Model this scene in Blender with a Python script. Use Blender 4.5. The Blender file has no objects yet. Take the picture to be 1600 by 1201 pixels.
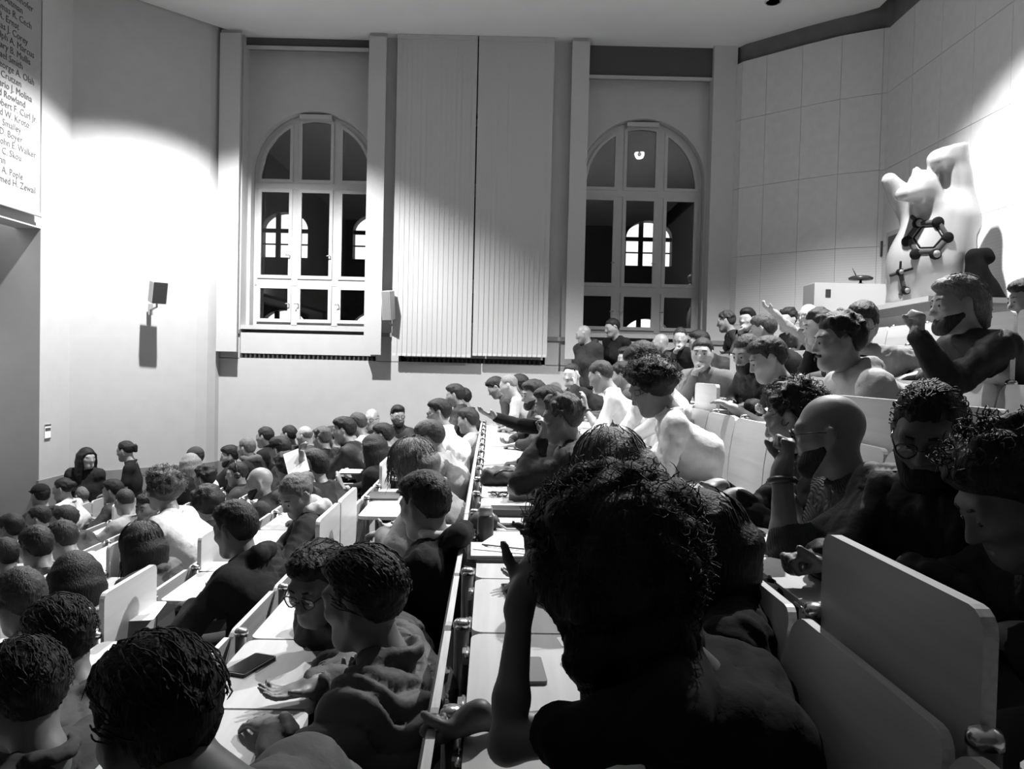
import bpy, bmesh, math, random
import numpy as np
from mathutils import Vector, Matrix

# ------------------------------------------------------------------ camera, world, lamps
SC = bpy.context.scene
COL = SC.collection
F_PX, ROLL, PITCH = 1200.0, math.radians(1.35), math.radians(1.43)
_up0 = Vector((0, math.sin(PITCH), math.cos(PITCH)))
_axis = Vector((0, math.cos(PITCH), -math.sin(PITCH)))
_cr = Vector((math.cos(ROLL), 0, 0)) + math.sin(ROLL) * _up0
_cu = Vector((-math.sin(ROLL), 0, 0)) + math.cos(ROLL) * _up0
cd = bpy.data.cameras.new('camera')
cam = bpy.data.objects.new('camera', cd)
COL.objects.link(cam)
cd.sensor_fit = 'HORIZONTAL'; cd.sensor_width = 36.0; cd.lens = 36.0 * F_PX / 1600.0
cd.clip_start = 0.03; cd.clip_end = 200
cam.matrix_world = Matrix(((_cr.x, _cu.x, -_axis.x, 0), (_cr.y, _cu.y, -_axis.y, 0), (_cr.z, _cu.z, -_axis.z, 0), (0, 0, 0, 1)))
SC.camera = cam

w = bpy.data.worlds.new('daylight'); SC.world = w; w.use_nodes = True
w.node_tree.nodes['Background'].inputs[0].default_value = (1, 1, 1, 1)
w.node_tree.nodes['Background'].inputs[1].default_value = 2.2

SC.view_settings.view_transform = 'Standard'
SC.view_settings.look = 'None'
SC.view_settings.gamma = 1.0
SC.view_settings.use_curve_mapping = False
SC.view_settings.exposure = 0.0
SC.cycles.diffuse_bounces = 4
SC.cycles.max_bounces = 12

CEIL = 4.7
# recessed ceiling downlights that are switched on: x, y, power, half angle in degrees, edge softness
LAMPS = [(-3.4, 8.8, 3600, 56, .5), (2.65, 6.5, 3300, 56, .5), (0.0, 5.3, 1000, 37, .35)]
SPILL = .003      # stray light from the reflector outside the beam
for (lx, ly, lp, la, lb) in LAMPS:
    ld = bpy.data.lights.new('downlight_beam', 'SPOT')
    ld.energy = lp; ld.spot_size = math.radians(2 * la); ld.spot_blend = lb; ld.shadow_soft_size = 0.05
    lo = bpy.data.objects.new('downlight_beam', ld); COL.objects.link(lo)
    lo.location = (lx, ly, CEIL - .06)
    ls = bpy.data.lights.new('downlight_spill', 'SPOT')
    ls.energy = lp * SPILL; ls.spot_size = math.radians(176); ls.spot_blend = .3; ls.shadow_soft_size = 0.1
    lo = bpy.data.objects.new('downlight_spill', ls); COL.objects.link(lo)
    lo.location = (lx, ly, CEIL - .06)

def ray(x, y):
    cx = (x - 800) / F_PX; cy = -(y - 600.5) / F_PX
    a = cx * math.cos(ROLL) - cy * math.sin(ROLL); b = cx * math.sin(ROLL) + cy * math.cos(ROLL)
    Y = math.cos(PITCH) + b * math.sin(PITCH); Z = b * math.cos(PITCH) - math.sin(PITCH)
    return a / Y, Z / Y
def at(x, y, Y):
    """photo point seen at depth Y, as a place in the hall"""
    u, v = ray(x, y); return Vector((u * Y, Y, v * Y))
def at_z(x, y, Z):
    u, v = ray(x, y); return at(x, y, Z / v)
def at_x(x, y, X):
    u, v = ray(x, y); return at(x, y, X / u)

# ------------------------------------------------------------------ materials
_M = {}
def mat(key, g, rough=.6, metal=0., bump=None, var=0., spec=.5, scale=40., strength=.3, emit=None, coat=0.):
    if key in _M: return _M[key]
    m = bpy.data.materials.new(key); m.use_nodes = True
    nt = m.node_tree; b = nt.nodes['Principled BSDF']
    b.inputs['Base Color'].default_value = (g, g, g, 1)
    b.inputs['Roughness'].default_value = rough; b.inputs['Metallic'].default_value = metal
    b.inputs['Specular IOR Level'].default_value = spec
    b.inputs['Coat Weight'].default_value = coat
    if emit: 
        b.inputs['Emission Color'].default_value = (1, 1, 1, 1); b.inputs['Emission Strength'].default_value = emit
    if bump or var:
        tc = nt.nodes.new('ShaderNodeTexCoord'); mp = nt.nodes.new('ShaderNodeMapping')
        nt.links.new(tc.outputs['Object'], mp.inputs[0])
        if bump == 'wood': mp.inputs['Scale'].default_value = (scale, scale * .06, scale * 1.0)
        elif bump == 'hair': mp.inputs['Scale'].default_value = (scale, scale, scale * .12)
        else: mp.inputs['Scale'].default_value = (scale, scale, scale)
        if bump == 'knit':
            n = nt.nodes.new('ShaderNodeTexWave'); n.inputs['Scale'].default_value = 1.0; n.inputs['Distortion'].default_value = .6
        else:
            n = nt.nodes.new('ShaderNodeTexNoise'); n.inputs['Scale'].default_value = 1.0; n.inputs['Detail'].default_value = 4
        nt.links.new(mp.outputs[0], n.inputs[0])
        out = n.outputs['Fac'] if 'Fac' in n.outputs else n.outputs[0]
        if bump:
            bp = nt.nodes.new('ShaderNodeBump'); bp.inputs['Strength'].default_value = strength; bp.inputs['Distance'].default_value = .01
            nt.links.new(out, bp.inputs['Height']); nt.links.new(bp.outputs[0], b.inputs['Normal'])
        if var:
            r = nt.nodes.new('ShaderNodeMapRange'); r.inputs['From Min'].default_value = .3; r.inputs['From Max'].default_value = .7
            r.inputs['To Min'].default_value = g * (1 - var); r.inputs['To Max'].default_value = g * (1 + var)
            nt.links.new(out, r.inputs['Value'])
            nt.links.new(r.outputs[0], b.inputs['Base Color'])
    _M[key] = m
    return m
PLASTER = mat('white_plaster', .43, .85, bump='n', var=.03, scale=6, strength=.06)
WAINSCOT = mat('grey_wainscot_paint', .2, .6, var=.08, scale=4)
CEILM = mat('ceiling_paint', .62, .9, var=.02, scale=2)
PANELM = mat('acoustic_panel', .5, .8, bump='n', var=.05, scale=9, strength=.06)
DARKUP = mat('dark_upper_wall', .12, .9, var=.1, scale=5)
FRAMEW = mat('white_window_paint', .42, .45, var=.04, scale=10)
WOOD = mat('beech_laminate', .45, .38, bump='wood', var=.1, scale=26, strength=.03)
WOODEDGE = mat('beech_ply_edge', .5, .45, bump='wood', var=.15, scale=80, strength=.05)
CHROME = mat('brushed_steel', .62, .24, 1., var=.1, scale=30)
BLACKM = mat('black_steel', .03, .45)
FLOORM = mat('dark_linoleum', .05, .55, var=.2, scale=7)
BLINDM = mat('blind_fabric', .44, .85, bump='n', var=.05, scale=120, strength=.1)
PAPER = mat('white_paper', .85, .8, var=.02, scale=8)
BLACKP = mat('black_plastic', .018, .3)
DGREYP = mat('dark_grey_plastic', .06, .4)

def glass_mat():
    m = bpy.data.materials.new('window_glass'); m.use_nodes = True; nt = m.node_tree
    for n in list(nt.nodes): nt.nodes.remove(n)
    o = nt.nodes.new('ShaderNodeOutputMaterial'); mx = nt.nodes.new('ShaderNodeMixShader')
    t = nt.nodes.new('ShaderNodeBsdfTransparent'); t.inputs[0].default_value = (.86, .86, .86, 1)
    g = nt.nodes.new('ShaderNodeBsdfGlossy'); g.inputs['Roughness'].default_value = .02
    fr = nt.nodes.new('ShaderNodeFresnel'); fr.inputs[0].default_value = 2.1
    nt.links.new(fr.outputs[0], mx.inputs[0]); nt.links.new(t.outputs[0], mx.inputs[1]); nt.links.new(g.outputs[0], mx.inputs[2])
    nt.links.new(mx.outputs[0], o.inputs[0])
    return m
GLASS = glass_mat()

# ------------------------------------------------------------------ object helpers
def obj(name, me, m=None, parent=None, loc=None):
    o = bpy.data.objects.new(name, me); COL.objects.link(o)
    if m is not None and me is not None and len(me.materials) == 0: me.materials.append(m)
    if parent is not None: o.parent = parent
    if loc is not None: o.location = loc
    return o
def empty(name, loc=(0, 0, 0), rz=0.):
    o = bpy.data.objects.new(name, None); COL.objects.link(o); o.location = loc; o.rotation_euler = (0, 0, rz)
    o.empty_display_size = .1
    return o
def tag(o, label=None, cat=None, group=None, kind=None):
    if label: o['label'] = label
    if cat: o['category'] = cat
    if group: o['group'] = group
    if kind: o['kind'] = kind
    return o
class MB:
    """collects simple shapes into one mesh"""
    def __init__(s): s.v = []; s.f = []; s.sm = []
    def add(s, vs, fs, smooth=False):
        n = len(s.v); s.v += [tuple(v) for v in vs]; s.f += [tuple(i + n for i in f) for f in fs]; s.sm += [smooth] * len(fs)
        return s
    def box(s, lo, hi, M=None):
        x0, y0, z0 = lo; x1, y1, z1 = hi
        vs = [(x0, y0, z0), (x1, y0, z0), (x1, y1, z0), (x0, y1, z0), (x0, y0, z1), (x1, y0, z1), (x1, y1, z1), (x0, y1, z1)]
        if M is not None: vs = [M @ Vector(v) for v in vs]
        return s.add(vs, [(0, 3, 2, 1), (4, 5, 6, 7), (0, 1, 5, 4), (1, 2, 6, 5), (2, 3, 7, 6), (3, 0, 4, 7)])
    def prism(s, poly, ax, lo, hi, M=None):
        """poly: 2-D outline (counter-clockwise seen from +ax), extruded along axis ax"""
        n = len(poly)
        def P(p, t):
            v = {'x': (t, p[0], p[1]), 'y': (p[0], t, p[1]), 'z': (p[0], p[1], t)}[ax]
            return M @ Vector(v) if M is not None else v
        vs = [P(p, lo) for p in poly] + [P(p, hi) for p in poly]
        fs = [tuple(range(n - 1, -1, -1)), tuple(range(n, 2 * n))] + [(i, (i + 1) % n, (i + 1) % n + n, i + n) for i in range(n)]
        if ax == 'y': fs = [f[::-1] for f in fs]
        return s.add(vs, fs)
    def tube(s, pts, r, n=8, cap=True):
        pts = [Vector(p) for p in pts]; rs = r if isinstance(r, (list, tuple)) else [r] * len(pts)
        vs = []; fs = []
        prev = None
        for i, p in enumerate(pts):
            t = (pts[min(i + 1, len(pts) - 1)] - pts[max(i - 1, 0)]).normalized()
            if prev is None:
                a = t.orthogonal().normalized()
            else:
                a = (prev - t * prev.dot(t)); a = a.normalized() if a.length > 1e-6 else t.orthogonal().normalized()
            prev = a; b = t.cross(a)
            for k in range(n):
                q = 2 * math.pi * k / n
                vs.append(p + rs[i] * (math.cos(q) * a + math.sin(q) * b))
        for i in range(len(pts) - 1):
            for k in range(n):
                k2 = (k + 1) % n
                fs.append((i * n + k, i * n + k2, (i + 1) * n + k2, (i + 1) * n + k))
        if cap:
            fs.append(tuple(range(n - 1, -1, -1))); fs.append(tuple(range((len(pts) - 1) * n, len(pts) * n)))
        return s.add(vs, fs, True)
    def lathe(s, prof, n=16, M=None):
        vs = []; fs = []
        for (r, z) in prof:
            for k in range(n):
                q = 2 * math.pi * k / n; v = Vector((r * math.cos(q), r * math.sin(q), z)); vs.append(M @ v if M is not None else v)
        for i in range(len(prof) - 1):
            for k in range(n):
                k2 = (k + 1) % n; fs.append((i * n + k, i * n + k2, (i + 1) * n + k2, (i + 1) * n + k))
        fs.append(tuple(range(n - 1, -1, -1))); fs.append(tuple(range((len(prof) - 1) * n, len(prof) * n)))
        return s.add(vs, fs, True)
    def mesh(s, name):
        me = bpy.data.meshes.new(name); me.from_pydata(s.v, [], s.f)
        me.polygons.foreach_set('use_smooth', s.sm)
        me.update(); return me
    def build(s, name, m, parent=None, loc=None):
        return obj(name, s.mesh(name), m, parent, loc)
def rrect(x0, y0, x1, y1, r, n=5, corners=(1, 1, 1, 1)):
    """rounded rectangle outline, counter-clockwise from lower left; corners: ll, lr, ur, ul"""
    out = []
    for (cx, cy, a0, on, px, py) in ((x0 + r, y0 + r, 180, corners[0], x0, y0), (x1 - r, y0 + r, 270, corners[1], x1, y0), (x1 - r, y1 - r, 0, corners[2], x1, y1), (x0 + r, y1 - r, 90, corners[3], x0, y1)):
        if not on: out.append((px, py)); continue
        for i in range(n + 1):
            q = math.radians(a0 + 90 * i / n); out.append((cx + r * math.cos(q), cy + r * math.sin(q)))
    return out
def struct(name, mb, m, parent=None):
    o = mb.build(name, m, parent)
    if parent is None: o['kind'] = 'structure'
    return o

# ------------------------------------------------------------------ distance fields -> meshes (bodies, hair, clothing, sculpture)
class Field:
    def __init__(s, h, T=.09):
        s.h = h; s.T = T; s.prims = []
    def rc(s, a, b, ra, rb, k=.03): s.prims.append(('rc', np.array(a, float), np.array(b, float), ra, rb, k)); return s
    def el(s, c, R, r, k=.02): s.prims.append(('el', np.array(c, float), np.array(R, float), np.array(r, float), None, k)); return s
    def sub(s, c, R, r, k=.01): s.prims.append(('sub', np.array(c, float), np.array(R, float), np.array(r, float), None, k)); return s
    def cut(s, fn): s.prims.append(('cut', fn)); return s
    def warp(s, fn): s.prims.append(('warp', fn)); return s
    def eval(s):
        lo = np.full(3, 1e9); hi = np.full(3, -1e9)
        for p in s.prims:
            if p[0] == 'rc':
                lo = np.minimum(lo, np.minimum(p[1] - p[3], p[2] - p[4])); hi = np.maximum(hi, np.maximum(p[1] + p[3], p[2] + p[4]))
            elif p[0] == 'el':
                e = np.sqrt(((p[2] * p[3][None, :]) ** 2).sum(1)); lo = np.minimum(lo, p[1] - e); hi = np.maximum(hi, p[1] + e)
        lo -= s.h * 2 + .025; hi += s.h * 2 + .025
        n = np.ceil((hi - lo) / s.h).astype(int) + 1
        ax = [(lo[i] + s.h * np.arange(n[i])).astype(np.float32) for i in range(3)]
        G = np.full(tuple(n), s.T, np.float32)
        for p in s.prims:
            if p[0] in ('cut', 'warp'):
                X, Y, Z = np.meshgrid(*ax, indexing='ij', sparse=True)
                G = p[1](G, X, Y, Z).astype(np.float32); continue
            k = p[5]
            if p[0] == 'rc':
                l = np.minimum(p[1] - p[3], p[2] - p[4]); u = np.maximum(p[1] + p[3], p[2] + p[4])
            else:
                e = np.sqrt(((p[2] * p[3][None, :]) ** 2).sum(1)); l = p[1] - e; u = p[1] + e
            m = s.T + k
            i0 = np.clip(np.floor((l - m - lo) / s.h).astype(int), 0, n - 1); i1 = np.clip(np.ceil((u + m - lo) / s.h).astype(int) + 1, 1, n)
            sl = tuple(slice(i0[i], i1[i]) for i in range(3))
            X, Y, Z = np.meshgrid(*[ax[i][sl[i]] for i in range(3)], indexing='ij', sparse=True)
            if p[0] == 'rc':
                a = p[1]; ba = p[2] - a; L2 = max(float(ba @ ba), 1e-9)
                t = np.clip(((X - a[0]) * ba[0] + (Y - a[1]) * ba[1] + (Z - a[2]) * ba[2]) / L2, 0, 1)
                d = np.sqrt((X - a[0] - t * ba[0]) ** 2 + (Y - a[1] - t * ba[1]) ** 2 + (Z - a[2] - t * ba[2]) ** 2) - (p[3] + t * (p[4] - p[3]))
            else:
                R = p[2]; c = p[1]; r = p[3]
                q = [(X - c[0]) * R[0, i] + (Y - c[1]) * R[1, i] + (Z - c[2]) * R[2, i] for i in range(3)]
                k0 = np.sqrt(sum((q[i] / r[i]) ** 2 for i in range(3))); k1 = np.sqrt(sum((q[i] / r[i] ** 2) ** 2 for i in range(3)))
                d = np.where(k0 < .02, -r.min(), k0 * (k0 - 1) / np.maximum(k1, 1e-6))
            g = G[sl]
            if p[0] == 'sub':
                d = -d; hh = np.maximum(k - np.abs(g - d), 0) / k; G[sl] = np.maximum(g, d) + hh * hh * k * .25
            else:
                hh = np.maximum(k - np.abs(g - d), 0) / k; G[sl] = np.minimum(g, d) - hh * hh * k * .25
        # close the border
        G[0] = G[-1] = s.T; G[:, 0] = G[:, -1] = s.T; G[:, :, 0] = G[:, :, -1] = s.T
        return G, lo
    def mesh(s, name):
        G, lo = s.eval()
        V, Q = surface_nets(G)
        V = V * s.h + lo
        return quads_mesh(name, V, Q)
def surface_nets(G):
    S = G < 0
    c = np.zeros(tuple(np.array(G.shape) - 1), np.int8)
    nx, ny, nz = c.shape
    for i in (0, 1):
        for j in (0, 1):
            for k in (0, 1): c += S[i:i + nx, j:j + ny, k:k + nz]
    act = (c > 0) & (c < 8)
    I, J, K = np.nonzero(act)
    idx = np.full(c.shape, -1, np.int32); idx[I, J, K] = np.arange(len(I))
    offs = [(i, j, k) for i in (0, 1) for j in (0, 1) for k in (0, 1)]
    val = [G[I + o[0], J + o[1], K + o[2]] for o in offs]
    pos = np.zeros((len(I), 3), np.float32); cnt = np.zeros(len(I), np.float32)
    for a in range(8):
        for b in range(a + 1, 8):
            df = [offs[b][i] - offs[a][i] for i in range(3)]
            if sum(abs(x) for x in df) != 1: continue
            cr = (val[a] < 0) != (val[b] < 0)
            t = np.where(cr, val[a] / np.where(cr, val[a] - val[b], 1), 0)
            for i in range(3): pos[:, i] += np.where(cr, offs[a][i] + t * df[i], 0)
            cnt += cr
    pos /= cnt[:, None]
    pos += np.stack([I, J, K], 1)
    Q = []
    for axn in range(3):
        sh = [slice(None)] * 3; s0 = list(sh); s1 = list(sh); s0[axn] = slice(0, -1); s1[axn] = slice(1, None)
        cr = S[tuple(s0)] != S[tuple(s1)]
        A, B, C = np.nonzero(cr)
        pts = [A, B, C]; o1, o2 = [(1, 2), (2, 0), (0, 1)][axn]
        ok = (pts[o1] >= 1) & (pts[o2] >= 1) & (pts[o1] < G.shape[o1] - 1) & (pts[o2] < G.shape[o2] - 1)
        pts = [p[ok] for p in pts]
        ins = S[pts[0], pts[1], pts[2]]
        def cell(d1, d2):
            q = [p.copy() for p in pts]; q[o1] = q[o1] + d1; q[o2] = q[o2] + d2
            return idx[q[0], q[1], q[2]]
        q = np.stack([cell(-1, -1), cell(0, -1), cell(0, 0), cell(-1, 0)], 1)
        q[~ins] = q[~ins][:, ::-1]
        Q.append(q)
    return pos, np.concatenate(Q)
def quads_mesh(name, V, Q, smooth=True):
    me = bpy.data.meshes.new(name)
    me.vertices.add(len(V)); me.vertices.foreach_set('co', V.astype(np.float32).ravel())
    me.loops.add(Q.size); me.loops.foreach_set('vertex_index', Q.astype(np.int32).ravel())
    me.polygons.add(len(Q)); me.polygons.foreach_set('loop_start', np.arange(0, Q.size, 4, dtype=np.int32))
    try: me.polygons.foreach_set('loop_total', np.full(len(Q), 4, np.int32))
    except Exception: pass
    me.update(calc_edges=True)
    me.polygons.foreach_set('use_smooth', np.full(len(Q), smooth))
    me.update()
    return me
# ================================================================== the hall
ROWS = list(range(-6, 6))
ZT = {0: -.72}
for r in range(1, 8): ZT[r] = ZT[r - 1] + .23
for r, s_ in zip(range(-1, -9, -1), [.23, .22, .20, .19, .18, .17, .16, .15]): ZT[r] = ZT[r + 1] - s_
SHEAR = -.028
def RX(r, y): return -.1 + (.74 if r > 0 else .78) * r + SHEAR * y
def FLO(r): return ZT[r] - .95
FRONT = FLO(-6)
YW = 11.5        # plane the windows stand in
YP = 11.25       # face of the piers and of the wall under the windows
XF, XB = -5.6, 4.72

# floor: terraces that climb towards the back wall
fl = MB()
Y0, Y1 = -2.2, YP + .05
def terr(xa0, xa1, xb0, xb1, z):   # xa: left edge at Y0, Y1; xb: right edge
    zb = FRONT - .4
    vs = [(xa0, Y0, zb), (xb0, Y0, zb), (xb1, Y1, zb), (xa1, Y1, zb), (xa0, Y0, z), (xb0, Y0, z), (xb1, Y1, z), (xa1, Y1, z)]
    fl.add(vs, [(0, 3, 2, 1), (4, 5, 6, 7), (0, 1, 5, 4), (1, 2, 6, 5), (2, 3, 7, 6), (3, 0, 4, 7)])
terr(-6.6, -6.6, RX(-7, Y0) + .03, RX(-7, Y1) + .03, FRONT)
for r in ROWS:
    terr(RX(r - 1, Y0) + .03, RX(r - 1, Y1) + .03, RX(r, Y0) + .03, RX(r, Y1) + .03, FLO(r))
terr(RX(5, Y0) + .03, RX(5, Y1) + .03, 5.0, 5.0, FLO(5) + .23)
struct('floor', fl, FLOORM)

# ceiling: one hung slab whose edge stays clear of the wall at the back
cl = MB()
cpoly = [(-5.75, -2.4), (4.55, -2.4), (4.6, 9.98), (3.02, 11.47), (-4.02, 11.47), (-4.2, 11.1), (-5.75, 9.55)]
cl.prism(cpoly, 'z', CEIL, CEIL + .16)
struct('ceiling', cl, CEILM)
roof = MB().box((-6.9, -2.6, CEIL + .6), (5.3, 12.0, CEIL + .7))
struct('ceiling', roof, DARKUP)
wb = MB().box((-6.9, -2.5, FRONT - .3), (5.3, -2.3, CEIL + .65))
struct('wall_behind', wb, mat('wall_behind_wood', .12, .7, var=.2, scale=4))  # unseen wall, its finish set dark so that it bounces little light

# downlight fittings set into the ceiling (three that burn and one that is off)
def downlight(x, y, on, label):
    e = empty('ceiling_downlight', (x, y, CEIL)); tag(e, label, 'lamp', 'ceiling downlights')
    MB().lathe([(.105, -.012), (.105, .0), (.085, .004), (.085, -.012)], 20).build('trim_ring', mat('lamp_trim', .5, .4), e)
    MB().lathe([(.083, -.004), (.06, .0)], 16).build('lens', mat('lamp_lens_on', .9, .3, emit=60.) if on else mat('lamp_lens_off', .06, .2), e)
for i, L in enumerate(LAMPS):
    downlight(L[0], L[1], True, ['lit ceiling downlight washing the curved plaster wall by the banner', 'lit ceiling downlight high above the bear sculpture', 'lit ceiling downlight high above the middle rows'][i])
p = at_z(1208, 2, CEIL)
downlight(p.x, p.y, False, 'dark ceiling downlight near the top edge above the right window')

# ---- front wall (speaker's side): pier, niche, lintel
fw = MB()
fw.box((XF - .25, 9.1, FRONT - .3), (XF, 9.72, CEIL + .5))
fw.box((XF - .25, -2.4, 1.66), (XF - .06, 9.1, CEIL + .5))
struct('wall_front', fw, PLASTER)
struct('trim_1', MB().box((XF - .3, -2.4, 1.48), (XF + .0, 9.1, 1.66)), PLASTER)
struct('wall_niche', MB().box((XF - .85, -2.4, FRONT - .3), (XF - .75, 9.15, 1.6)).box((XF - .75, 9.1, FRONT - .3), (XF - .25, 9.2, 1.6)), PLASTER)
struct('baseboard_front', MB().box((XF - .76, -2.3, FRONT), (XF - .735, 9.1, -1.5)).box((XF - .02, 9.08, FRONT), (XF + .012, 9.73, -1.5)), WAINSCOT)

bb = empty('blackboard', (XF - .74, 4.2, -1.2)); tag(bb, 'large dark writing board in the front niche beyond the left edge', 'blackboard')  # unseen board, added to keep bounced light off the near benches
MB().box((0, -4.6, .0), (.03, 3.3, 2.6)).build('board', mat('board_dark', .03, .5, var=.2, scale=3), bb)
MB().box((0, -4.7, -.05), (.05, 3.4, 0)).box((0, -4.7, 2.6), (.05, 3.4, 2.65)).build('frame', mat('board_frame', .2, .4), bb)
# ---- plaster chamfer between front wall and window wall, rounded at the window end
cpts = [(-5.62, 9.7), (-4.62, 10.7), (-4.47, 10.86), (-4.37, 11.0), (-4.31, 11.15), (-4.29, 11.3)]
def curtain_wall(pts, z0, z1, th=.12):
    mb = MB(); n = len(pts); out = []
    for i, p in enumerate(pts):
        a = Vector(pts[max(i - 1, 0)]); b = Vector(pts[min(i + 1, n - 1)]); t = (b - a).normalized()
        out.append((p[0] - t.y * th, p[1] + t.x * th))
    vs = [(p[0], p[1], z) for z in (z0, z1) for p in pts] + [(p[0], p[1], z) for z in (z0, z1) for p in out]
    fs = []
    for i in range(n - 1):
        fs.append((i, i + 1, n + i + 1, n + i)); fs.append((2 * n + i + 1, 2 * n + i, 3 * n + i, 3 * n + i + 1)); fs.append((n + i, n + i + 1, 3 * n + i + 1, 3 * n + i))
        fs.append((i + 1, i, 2 * n + i, 2 * n + i + 1))
    fs.append((0, n, 3 * n, 2 * n)); fs.append((n - 1, 3 * n - 1, 4 * n - 1, 2 * n - 1))
    return mb.add(vs, fs, False)
struct('wall_left', curtain_wall(cpts, FRONT - .3, CEIL + .5), PLASTER)
struct('baseboard_left', curtain_wall([(p[0] + .012, p[1] - .012) for p in cpts], FRONT, -1.5, .02), WAINSCOT)

# ---- window wall
def arch_pts(xc, w, zs, zspr, ztop, n=20):
    """opening outline from lower left up over the arch to lower right"""
    a = w / 2; h = ztop - zspr
    P = [(xc - a, zs)]
    for i in range(n + 1):
        q = math.pi - math.pi * i / n; P.append((xc + a * math.cos(q), zspr + h * math.sin(q)))
    P.append((xc + a, zs))
    return P
WIN_W, = (1.86,)
w1 = at(490, 300, YW); w2 = at(1003, 300, YW)
WINX = [w1.x, (w1.x + w2.x) / 2, w2.x]
Z_SILL = at(1003, 523, YW).z; Z_T1 = at(1003, 452, YW).z; Z_T2 = at(1003, 300, YW).z; Z_TOP = at(1003, 185, YW).z; Z_SPR = Z_T2 + .16
def wall_with_arches(x0, x1, z0, z1, y0, y1, wins):
    """slab between y0 (room side) and y1 with arched openings (xc, w, zs, zspr, ztop)"""
    mb = MB()
    wins = sorted(wins); X = x0
    def quad(xa, xb, za0, zb0, za1, zb1):   # column xa..xb, bottoms za0,zb0, tops za1,zb1 -> front and back
        mb.add([(xa, y0, za0), (xb, y0, zb0), (xb, y0, zb1), (xa, y0, za1), (xa, y1, za0), (xb, y1, zb0), (xb, y1, zb1), (xa, y1, za1)], [(0, 1, 2, 3), (7, 6, 5, 4)])
    for (xc, w_, zs, zp, zt) in wins:
        P = arch_pts(xc, w_, zs, zp, zt)
        quad(X, P[0][0], z0, z0, z1, z1)
        quad(P[0][0], P[-1][0], z0, z0, zs, zs)
        for a, b in zip(P[1:-2], P[2:-1]):
            quad(a[0], b[0], a[1], b[1], z1, z1)
        m = len(P)
        mb.add([(p[0], y0, p[1]) for p in P] + [(p[0], y1, p[1]) for p in P], [(i, i + m, (i + 1) % m + m, (i + 1) % m) for i in range(m)])
        X = P[-1][0]
    quad(X, x1, z0, z0, z1, z1)
    return mb
struct('wall_windows', wall_with_arches(-4.6, 3.4, .2, CEIL + .5, YW, YW + .3, [(x, WIN_W, Z_SILL, Z_SPR, Z_TOP) for x in WINX]), PLASTER)
# wall below the windows, with the recessed band and radiator grille under each window
Z_LEDGE = at(470, 561, YP).z; Z_BAND = at(470, 521, YP).z
lw = MB().box((-4.6, YP, FRONT - .3), (3.4, YW + .3, Z_LEDGE))
struct('wall_below_windows', lw, PLASTER)
struct('baseboard_windows', MB().box((-4.3, YP - .014, FRONT), (3.3, YP + .01, -1.5)), WAINSCOT)
band = MB()
for x in WINX: band.box((x - 1.02, YP + .045, Z_LEDGE + .07), (x + 1.02, YW + .1, Z_BAND))
struct('trim_2', band, PLASTER)
GRILLE = mat('grille_metal', .045, .5)
for i, x in enumerate(WINX):
    g = empty('radiator_grille', (x, YP + .05, Z_LEDGE)); tag(g, ['long dark slotted radiator grille under the left arched window', 'long dark slotted radiator grille under the closed blinds', 'long dark slotted radiator grille under the right arched window'][i], 'grille')
    MB().box((-1.0, .03, 0), (1.0, .05, .07)).build('backing', mat('grille_black', .02, .6), g)
    sl = MB().box((-.012, -.03, .002), (.012, .03, .055)).mesh('slat')
    for k in range(30):
        obj('slat', sl, GRILLE, g, (-.96 + k * .0662, 0, 0))
# sills
for i, x in enumerate(WINX):
    s_ = struct('trim_%d' % (3 + i), MB().box((x - 1.04, YP + .02, Z_SILL - .06), (x + 1.04, YW + .14, Z_SILL - .0)), FRAMEW)
# piers between the bays
def X_at(x, Y=YP): return at(x, 300, Y).x
piers = [(-4.45, X_at(378)), (X_at(592), X_at(628)), (X_at(858), X_at(905)), (X_at(1110), X_at(1140) + .06)]
for i, (a, b) in enumerate(piers):
    struct('wall_pier_%d' % (i + 1), MB().box((a, YP, Z_LEDGE - .01), (b, YW + .02, CEIL + .5)), PLASTER)
    struct('trim_%d' % (6 + i), MB().box((a - .005, YP - .03, Z_SILL - .13), (b + .005, YP + .01, Z_SILL - .07)), WAINSCOT)
# blind housings: dark slot and pale track above each bay
for i, (xa, xb, ya, yb) in enumerate(((377, 577, 72, 80), (916, 1112, 86, 126))):
    A = at(xa, ya, YP + .12); B = at(xb, yb, YP + .12)
    zb = at((xa + xb) / 2, yb, YP + .12).z
    struct('trim_%d' % (10 + i), MB().box((A.x, YP + .1, zb + .03), (B.x, YP + .2, CEIL)), mat('slot_dark', .07, .8))
    struct('trim_%d' % (12 + i), MB().box((A.x, YP + .06, zb), (B.x, YP + .1, zb + .045)), FRAMEW)

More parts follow.
